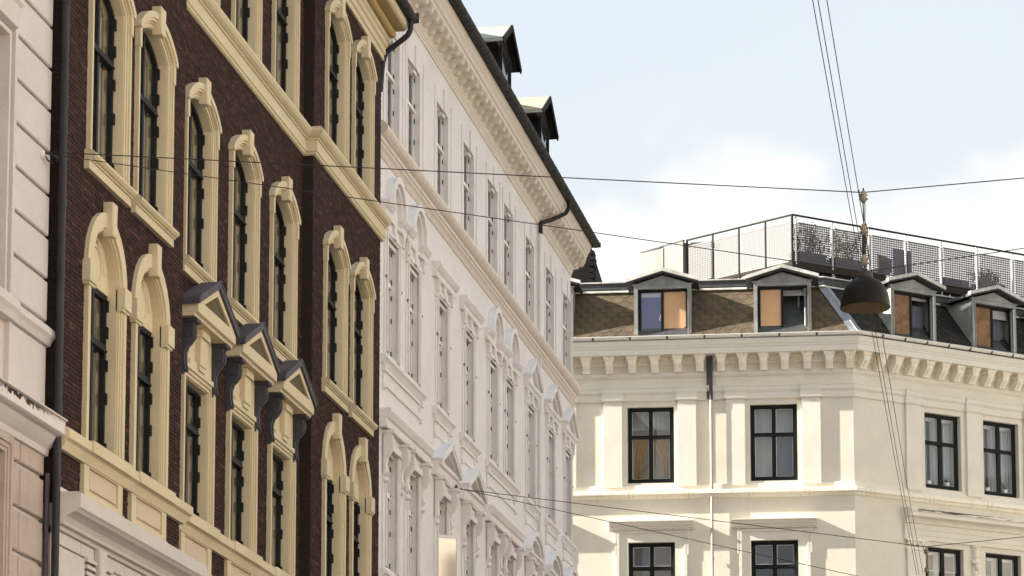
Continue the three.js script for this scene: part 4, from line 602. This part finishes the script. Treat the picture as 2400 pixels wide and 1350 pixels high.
    if (kind === 'blind') {
      A(d, 'blind', box(lp[0] + 0.03, lp[1] - 0.03, yb + 0.08, yt - 0.23, zc - 0.075, zc - 0.065), mat.blind, s); A(d, 'blind_rail', box(lp[0] + 0.03, lp[1] - 0.03, yt - 0.23, yt - 0.08, zc - 0.08, zc - 0.06), mat.blindRail, s);
      A(d, 'pane', box(lp[0], lp[1], yb + 0.06, yt - 0.07, zc - 0.035, zc - 0.03), mat.glass, s);
      A(d, 'window_handle', [box(c - 0.1, c - 0.075, yb + 0.62, yb + 0.74, zc, zc + 0.03), box(c - 0.12, c - 0.085, yb + 0.55, yb + 0.64, zc + 0.01, zc + 0.03)], mat.frameWhite, s);
      A(d, 'panel', box(rp[0], rp[1], yb + 0.04, yt - 0.05, zc - 0.08, zc - 0.05), mat.peach, s);
    } else if (kind === 'open') {
      A(d, 'panel', box(lp[0], lp[1], yb + 0.04, yt - 0.05, zc - 0.08, zc - 0.05), mat.peach, s);
      const g = new THREE.Matrix4().makeRotationY(-1.15).setPosition(x1 - 0.03, 0, zc), w = -0.62;
      const sash = A(d, 'open_sash', mg([extr(rect(w, 0, yb + 0.05, yt - 0.06), 0, 0.045, [rect(w + 0.06, -0.06, yb + 0.12, yt - 0.13)])]).applyMatrix4(g), mat.dormerZinc, s);
      part(d, 'sash_pane', mg([box(w + 0.05, -0.05, yb + 0.11, yt - 0.12, 0.018, 0.024)]).applyMatrix4(g), mat.glass);
      A(d, 'inner_blind', box(rp[0], rp[1], yt - 0.25, yt - 0.06, zc - 0.3, zc - 0.28), mat.curtainGrey, s);
    } else {
      A(d, 'panel', box(lp[0], lp[1], yb + 0.02, yt - 0.05, zc - 0.07, zc - 0.04), mat.cork, s);
      const g = new THREE.Matrix4().makeRotationY(-0.82).setPosition(x1 - 0.02, 0, zc), w = -0.6;
      A(d, 'open_sash', mg([extr(rect(w * 0.35, 0, yb + 0.05, yt - 0.06), 0, 0.045, [rect(w * 0.35 + 0.04, -0.04, yb + 0.1, yt - 0.11)])]).applyMatrix4(g.clone().multiply(new THREE.Matrix4().makeRotationY(2.2))), mat.steelLight, s);
      A(d, 'grey_curtain', pleats(rp[0], rp[1] - 0.02, yb, yt - 0.3, zc - 0.35, 0.02), mat.netDark, s);
      A(d, 'inner_blind', box(rp[0], rp[1], yt - (c > 4 ? 0.36 : 0.16), yt - 0.06, zc - 0.2, zc - 0.18), mat.net, s);
    }
  }
}

// ---------- the roof terrace ----------
{
  const toW = (x, y, z) => { const c = Math.cos(YTURN), s = Math.sin(YTURN); return [YB0[0] + x * c + z * s, y, YB0[2] - x * s + z * c]; };
  const off = -2.5, ux = Math.cos(BEND), uz = -Math.sin(BEND), nx = Math.sin(BEND), nz = Math.cos(BEND);
  const R = (x, y, z = 0) => [x * ux + (off + z) * nx, y, x * uz + (off + z) * nz];
  const c0 = -0.57, top = 29.02, pb = 27.48, pt = 28.78, A0 = R(c0, 0);
  const dl = [(-5.70 + 1.96) / 4.72, (-4.52 + 1.65) / 4.72], Lp = (d, y, z = 0) => [A0[0] + dl[0] * d + dl[1] * z, y, A0[2] + dl[1] * d - dl[0] * z];
  const deck = thing('roof_terrace_deck', 'dark timber deck and upstand carrying the roof terrace', 'terrace', YB0, YTURN);
  part(deck, 'deck', extr([[A0[0], -A0[2]], [Lp(9, 0)[0], -Lp(9, 0)[2]], [Lp(9, 0)[0] + 8, -Lp(9, 0)[2] + 3], [R(14, 0)[0], -R(14, 0)[2] + 2], [R(14, 0)[0], -R(14, 0)[2]]], 27.28, 27.4).rotateX(-Math.PI / 2), mat.darkWood);
  part(deck, 'upstand', [beam(R(-0.2, 26.8, -0.35), R(14, 26.8, -0.35), 0.1, 1.0)], mat.leadRoof);
  part(deck, 'edge_beam', [beam(R(c0, 27.24, -0.05), R(14, 27.24, -0.05), 0.12, 0.14)], mat.darkWood);
  part(deck, 'side_beam', [beam(Lp(0, 27.12, 0.05), Lp(8, 27.12, 0.05), 0.1, 0.12), beam(Lp(0, 26.9, -0.3), Lp(8, 26.9, -0.3), 0.1, 0.8)], mat.hut);
  const post = []; for (let i = 0; i < 9; i++) post.push(i);
  const rail = thing('terrace_railing', 'steel railing with perforated panels round the roof terrace', 'railing', YB0, YTURN);
  part(rail, 'handrail', beam(R(c0 - 0.03, top), R(14, top), 0.07, 0.05), mat.steel); part(rail, 'handrail', beam(Lp(-0.03, top), Lp(4.75, top), 0.07, 0.045), mat.steel);
  part(rail, 'lower_rail', [beam(Lp(0, 27.22, -0.06), Lp(8, 27.22, -0.06), 0.04, 0.05), beam(Lp(0, 27.02, -0.06), Lp(8, 27.02, -0.06), 0.04, 0.05)], mat.steelLight);
  const PX = [-0.42, 1.13, 2.73, 4.32, 5.90, 7.52, 9.15, 10.8];
  for (const x of [c0, ...PX]) { const dark = x === c0; part(rail, 'post', beam(R(x, 26.6, -0.02), R(x, top, -0.02), dark ? 0.07 : 0.05, 0.05, [nx, 0, nz]), dark ? mat.steel : mat.steelLight); if (!dark) part(rail, 'post', beam(R(x + 0.07, 26.6, -0.06), R(x + 0.07, pt, -0.06), 0.05, 0.03, [nx, 0, nz]), mat.steel); }
  for (const d of [1.18, 2.36, 3.54, 4.72]) part(rail, 'post', beam(Lp(d, 26.5, 0.0), Lp(d, top, 0.0), 0.05, 0.05, [dl[1], 0, -dl[0]]), mat.steel);
  function perforated(P, a, b2, m, pitch, w, name) {   // a sheet pierced by rows of square holes
    const g = [beam(P(a, pb), P(b2, pb), 0.02, 0.05), beam(P(a, pt), P(b2, pt), 0.02, 0.05), beam(P(a + 0.02, pb), P(a + 0.02, pt), 0.04, 0.02), beam(P(b2 - 0.02, pb), P(b2 - 0.02, pt), 0.04, 0.02)];
    const n = Math.round((b2 - a) / pitch), k = Math.round((pt - pb) / pitch);
    for (let i = 1; i < n; i++) { const x = a + (b2 - a) * i / n; g.push(beam(P(x, pb), P(x, pt), 0.006, w, [P(1, 0)[0] - P(0, 0)[0], 0, P(1, 0)[2] - P(0, 0)[2]])); }
    for (let j = 1; j < k; j++) { const y = pb + (pt - pb) * j / k; g.push(beam(P(a, y, -0.004), P(b2, y, -0.004), 0.006, w)); }
    return part(rail, name, g, m);
  }
  for (let i = 0; i < 7; i++) perforated((x, y, z = 0) => R(x, y, z - 0.05), PX[i] + 0.12, PX[i + 1] - 0.05, mat.meshShade, 0.08, 0.036, 'perforated_panel');
  for (let i = 0; i < 4; i++) perforated((d, y, z = 0) => Lp(d, y, z), i * 1.18 + 0.06, i * 1.18 + 1.12, mat.meshSun, 0.075, 0.05, 'perforated_panel').userData.label = 'perforated panel in the paler sunlit tone';  // sun and shade of the two sides put into paler and darker mesh
  // the pale hut at the end of the terrace
  const hut = thing('terrace_hut', 'pale boxy stair hut at the end of the roof terrace', 'hut', YB0, YTURN), H0 = Lp(4.78, 0), H1 = Lp(6.3, 0);
  part(hut, 'wall', [beam(Lp(4.80, 27.75, 0.1), Lp(5.66, 27.75, 0.1), 0.08, 2.5), beam(Lp(5.72, 27.7, 0.1), Lp(6.75, 27.7, 0.1), 0.08, 2.4), beam(Lp(4.84, 27.75, 0.0), Lp(4.84, 27.75, -1.6), 0.08, 2.4)], mat.hut);
  part(hut, 'joint_strip', beam(Lp(5.69, 26.5, 0.07), Lp(5.69, 28.95, 0.07), 0.04, 0.03, [dl[1], 0, -dl[0]]), mat.steel);
  part(hut, 'roof_edge', [beam(Lp(4.78, 29.0, 0.1), Lp(5.9, 28.97, 0.1), 0.1, 0.05), beam(Lp(5.9, 28.95, 0.1), Lp(6.78, 28.93, 0.1), 0.1, 0.05), beam(Lp(4.0, 28.9, -0.9), Lp(4.9, 28.96, -0.5), 0.5, 0.1)], mat.leadRoof);
  // shrubs in planters behind the panels
  function shrub(x, w, h, label, m) {
    const p = R(x, 27.42, -0.5), o = thing('planter_shrub', label, 'shrub', toW(...p), YTURN + BEND, 'shrubs in the terrace planters');
    part(o, 'planter', [box(-w / 2, w / 2, 0, 0.42, -0.2, 0.2), box(-w / 2 - 0.02, w / 2 + 0.02, 0.38, 0.44, -0.22, 0.22)], mat.cloth);
    const st = [], lv = []; for (let i = 0; i < 24; i++) { const a = [rr(-w / 2 + 0.05, w / 2 - 0.05), 0.4, rr(-0.12, 0.12)], b2 = [a[0] + rr(-0.3, 0.3), 0.4 + h * rr(0.55, 1), a[2] + rr(-0.2, 0.2)]; st.push(bar(a, b2, 0.008, 4)); for (let k = 0; k < 60; k++) { const t = rr(0.15, 1.02), q = [0, 1, 2].map(e => a[e] + (b2[e] - a[e]) * t + rr(-0.11, 0.11)), s = rr(0.03, 0.075), u = [rr(-1, 1), rr(-0.6, 1), rr(-1, 1)], v = [rr(-1, 1), rr(-1, 1), rr(-1, 1)]; lv.push(quad(q, q.map((e, n) => e + u[n] * s), q.map((e, n) => e + (u[n] + v[n] * 0.5) * s), q.map((e, n) => e + v[n] * s * 0.6))); } }
    part(o, 'stem', st, mat.darkWood); part(o, 'foliage', poly(lv), m);
    return o;
  }
  shrub(0.42, 1.3, 1.25, 'leafy dark green shrub in the planter at the railing corner', mat.leaf);
  shrub(1.98, 1.3, 1.15, 'paler yellowish green shrub in the planter behind the hanging lamp', mat.leafPale);
  shrub(8.4, 1.2, 0.6, 'low shrub in a planter past the grey screen and the day bed', mat.leaf);
  // terrace furniture seen through the mesh
  const scr = thing('terrace_screen', 'tall grey screen standing on the terrace behind the mesh', 'screen', toW(...R(4.85, 27.4, -0.9)), YTURN + BEND); part(scr, 'panel', box(-0.42, 0.42, 0, 1.32, -0.03, 0.03), mat.cloth); part(scr, 'foot', [box(-0.44, -0.36, -0.02, 0.05, -0.25, 0.25), box(0.36, 0.44, -0.02, 0.05, -0.25, 0.25)], mat.steel);
  const ch = thing('rattan_chair', 'dark woven chair on the terrace beside the grey screen', 'chair', toW(...R(3.75, 27.4, -0.9)), YTURN + BEND + 0.3); part(ch, 'seat', box(-0.34, 0.34, 0.3, 0.42, -0.32, 0.32), mat.rattan); part(ch, 'backrest', extr([[-0.38, 0.4], [0.36, 0.4], [0.42, 0.86], [-0.46, 0.9]], 0.3, 0.36), mat.rattan); for (const x of [-0.3, 0.3]) for (const z of [-0.28, 0.28]) part(ch, 'leg', bar([x, 0, z], [x, 0.32, z], 0.02, 6), mat.steel);
  const bed = thing('day_bed', 'low padded day bed on the terrace with a violet grey cushion', 'day bed', toW(...R(7.0, 27.4, -0.9)), YTURN + BEND); part(bed, 'cushion', box(-0.6, 0.6, 0.28, 0.5, -0.35, 0.35), mat.cloth); part(bed, 'frame', box(-0.65, 0.65, 0.18, 0.28, -0.38, 0.38), mat.darkWood); for (const x of [-0.58, 0.58]) for (const z of [-0.3, 0.3]) part(bed, 'leg', box(x - 0.03, x + 0.03, 0, 0.18, z - 0.03, z + 0.03), mat.darkWood);
  // bulbs strung under the edge
  const sl = thing('string_light', 'string of small unlit bulbs under the terrace edge', 'string light', YB0, YTURN); const pts = []; for (let i = 0; i <= 12; i++) pts.push(R(i * 0.7, 27.08 - 0.03 * (i % 2), 0.1)); part(sl, 'cable', tube(pts, 0.008, 5, 60), mat.wire); for (let i = 0; i < 12; i++) { const q = R(i * 0.72 + 0.4, 0, 0.1); part(sl, 'bulb', lathe([[0.001, 26.93], [0.03, 26.96], [0.035, 27.0], [0.015, 27.05], [0.015, 27.08]], 10).translate(q[0], 0, q[2]), mat.bulb); }
}

// ---------- the taller dark-roofed house behind ----------
{
  const o = thing('slate_roofed_house', 'taller house with a dark slate roof edge behind the white building', 'house', YB0, YTURN);
  part(o, 'wall', box(-20, -9.1, 0, 26.4, -9, -3.2), mat.cream);
  const rows = []; part(o, 'roof', box(-20, -9.0, 26.2, 28.6, -8.5, -3.1), mat.dormerDark);
  for (let i = 0; i < 10; i++) part(o, 'edge_slate', extr([[-9.3, 0], [-8.86, -0.02], [-8.8, 0.1], [-9.3, 0.3]], -3.2, -2.5).translate(rr(-0.03, 0.02), 26.2 + i * 0.21, 0), mat.dormerDark);
}

// ---------- hanging street lamps, span wires and cables ----------
function lampThing(pos, label, small) {
  const o = thing('hanging_street_lamp', label, 'street lamp', pos, 0, 'lamps hung over the street');
  // y = 0 is the rim of the shade
  part(o, 'shade', lathe([[0.312, 0.0], [0.318, 0.012], [0.312, 0.03], [0.308, 0.09], [0.29, 0.19], [0.245, 0.28], [0.185, 0.345], [0.115, 0.385], [0.05, 0.4], [0.001, 0.402]], 48), mat.lampShade);
  part(o, 'shade_lining', lathe([[0.305, 0.004], [0.30, 0.09], [0.28, 0.185], [0.235, 0.27], [0.175, 0.33], [0.1, 0.37], [0.001, 0.385]], 40), mat.lampInside);
  part(o, 'diffuser', lathe([[0.303, 0.006], [0.28, -0.004], [0.2, -0.012], [0.1, -0.016], [0.001, -0.017]], 40), mat.lampInside);
  part(o, 'cap', lathe([[0.10, 0.385], [0.105, 0.41], [0.1, 0.455], [0.06, 0.475], [0.035, 0.5], [0.03, 0.52]], 20), mat.iron);
  const ins = (y) => lathe([[0.02, y - 0.075], [0.035, y - 0.07], [0.03, y - 0.055], [0.058, y - 0.04], [0.056, y - 0.025], [0.034, y - 0.012], [0.055, y + 0.012], [0.052, y + 0.03], [0.03, y + 0.045], [0.028, y + 0.07], [0.01, y + 0.08]], 16);
  for (const y of [0.62, 1.02, 1.45]) part(o, 'insulator', ins(y), mat.ceramic);
  part(o, 'hanger', [bar([0, 0.5, 0], [0, 0.56, 0], 0.014, 8), bar([0, 0.68, 0], [0.004, 0.96, 0], 0.026, 8), bar([0.0, 1.08, 0], [-0.006, 1.39, 0], 0.009, 6), bar([0, 1.5, 0], [0, 1.56, 0], 0.012, 6)], mat.iron);
  part(o, 'feed_cable', tube([[0.0, 0.5, 0.03], [0.05, 0.66, 0.02], [0.035, 0.85, 0.03], [0.05, 1.0, 0.03], [0.015, 1.13, 0.02], [0.018, 1.35, 0.015], [-0.05, 1.46, 0.02], [-0.055, 1.54, 0]], 0.007, 6, 50), mat.iron);
  return o;
}
lampThing([-1.42, 10.555, -36], 'dark dome lamp with tan insulators hung before the slate roof of the corner building');
lampThing([-1.31, 10.85, -66], 'lamp hanger with tan insulators before the shaded windows of the corner building');
const wireT = (name, pts, r, label, group) => single(name, tube(pts, r, 6, 80), mat.wire, label, 'wire', group);
const sag = (a, b, s, n = 8) => Array.from({ length: n + 1 }, (_, i) => { const t = i / n; return [a[0] + (b[0] - a[0]) * t, a[1] + (b[1] - a[1]) * t - s * 4 * t * (1 - t), a[2] + (b[2] - a[2]) * t]; });
const AN = [-12.02, 13.0, -35.62], AN2 = [-12.02, 12.97, -35.62];
wireT('span_wire', sag(AN, [-1.43, 12.06, -36], 0.0), 0.007, 'upper span wire from the cream building to the insulators of the dome lamp');
wireT('span_wire', sag(AN2, [-1.41, 11.03, -36], 0.0), 0.006, 'lower steadying wire from the cream building to the cap of the dome lamp');
wireT('span_wire', sag([-1.43, 12.06, -36], [12, 12.78, -36.4], 0.0), 0.007, 'span wire running on from the dome lamp insulators over open sky');
wireT('span_wire', sag([-1.41, 11.03, -36], [12, 12.6, -36.4], 0.0), 0.006, 'steadying wire running on from the dome lamp past the perforated railing');
const WN = [-11.75, 13.72, -64.2];
wireT('span_wire', sag(WN, [-1.31, 12.40, -66], 0), 0.008, 'upper span wire from a gabled white window hood to the far lamp hanger');
wireT('span_wire', sag(WN, [-1.31, 11.37, -66], 0), 0.008, 'lower steadying wire from a gabled white window hood towards the far lamp');
wireT('span_wire', sag([-1.31, 12.40, -66], [12, 13.5, -66.5], 0), 0.008, 'span wire leaving the far lamp hanger before the shaded corner windows');
for (const [x, h] of [[-1.635, 12.07], [-1.58, 12.07], [-1.49, 12.07]]) wireT('street_cable', [[x, h, 10], [x, h, -20], [x + 0.02, h, -54], [x + 0.06, h, -68]], 0.0055, 'thin cable running along the street past the hanging lamps', 'parallel street cables');
{ const a = thing('wire_anchor', 'rusty wall anchor holding span wires on the cream building', 'wire anchor', [-12.16, 12.98, -35.62], Math.PI / 2); part(a, 'rosette', [lathe([[0.001, 0.05], [0.04, 0.045], [0.07, 0.01], [0.07, 0]], 12).rotateX(Math.PI / 2)], mat.cream); part(a, 'shackle', [tube([[0, 0.02, 0.03], [0.06, 0.02, 0.1], [0.16, -0.01, 0.16], [0.2, -0.04, 0.14]], 0.018, 6, 16), tube([[0, 0, 0.03], [0.09, -0.06, 0.06], [0.2, -0.07, 0.09]], 0.012, 6, 12)], mat.iron);
  const c = thing('wire_anchor', 'small anchor holding span wires on a gabled white window hood', 'wire anchor', [-11.85, 13.73, -64.1], Math.PI / 2); part(c, 'eye', [new THREE.TorusGeometry(0.06, 0.018, 6, 12), bar([0, 0, -0.25], [0, 0, 0.02], 0.02, 6), bar([0, 0, 0], [0.12, -0.01, 0.1], 0.02, 6)], mat.iron); }

// ---------- unseen house added behind the viewer: it keeps low sky light off faces turned that way ----------
{ const o = thing('added_end_house', 'unseen brown house added behind the viewer to block low sky light', 'building', [0, 0, 34], Math.PI), holes = []; for (let y = 4; y < 20; y += 4) for (let x = -17; x < 18; x += 2.8) holes.push([x, y]);
  part(o, 'wall', extr([[-20, 0], [20, 0], [20, 24], [-20, 24]], -0.4, 0, holes.map(([x, y]) => [[x - 0.6, y], [x + 0.6, y], [x + 0.6, y + 2.2], [x - 0.6, y + 2.2]])), mat.oppC); part(o, 'inner_wall', box(-20, 20, 0, 24, -8, -0.9), mat.room);
  for (const [x, y] of holes) { const f = part(o, 'window', ring('rect', x, 0.6, y, y + 2.2, 0, -0.08, 0, -0.25, -0.18), mat.frameWhite); part(f, 'pane', box(x - 0.53, x + 0.53, y, y + 2.13, -0.23, -0.22), mat.darkGlass); }
  part(o, 'roof', sweep([[0.4, 24], [-4, 28], [-8, 24]], [[-20, 0, 0, 1], [20, 0, 0, 1]]), mat.dormerDark); }

// ---------- houses across the street: out of the picture, they throw sunlight back and stand in the glass; the one facing the corner building is added for its bounce ----------
[[-2, 22, 21, mat.oppA, 'peach plastered house across the street with pale cornice'], [22.1, 46, 22.5, mat.oppB, 'sand coloured house across the street with pale cornice'], [46.1, 74, 21.5, mat.oppA, 'second peach house across the street, next to the sand coloured one'], [77, 106, 21.5, mat.oppB, 'unseen sand coloured house added to bounce sunlight onto the corner building'], [-30, -2.1, 22, mat.oppC, 'reddish house across the street nearest the crossing']].forEach(([s0, s1, h, m, label]) => {
  const o = thing('opposite_house', label, 'building', [s0 > 75 ? 19 : 12.5, 0, -s1], -Math.PI / 2), w = s1 - s0, holes = [];
  for (let y = 4; y < h - 3; y += 4.2) for (let x = 1.6; x < w - 1.6; x += 2.6) holes.push([x, y]);
  part(o, 'wall', extr([[0, 0], [w, 0], [w, h], [0, h]], -0.4, 0, holes.map(([x, y]) => [[x - 0.6, y], [x + 0.6, y], [x + 0.6, y + 2.2], [x - 0.6, y + 2.2]])), m);
  part(o, 'inner_wall', box(0, w, 0, h, -8, -0.9), mat.room);
  for (const [x, y] of holes) { const f = part(o, 'window', ring('rect', x, 0.6, y, y + 2.2, 0, -0.08, 0, -0.25, -0.18), mat.frameWhite); part(f, 'pane', box(x - 0.53, x + 0.53, y, y + 2.13, -0.23, -0.22), mat.darkGlass); }
  part(o, 'cornice', run([[-0.02, h - 0.7], [0.1, h - 0.7], [0.15, h - 0.3], [0.5, h - 0.2], [0.55, h], [-0.02, h]], 0, w), mat.oppTrim);
  part(o, 'roof', sweep([[0.4, h], [-4, h + 3], [-8, h]], [[0, 0, 0, 1], [w, 0, 0, 1]]), mat.dormerDark);
});

renderer.render(scene, camera);
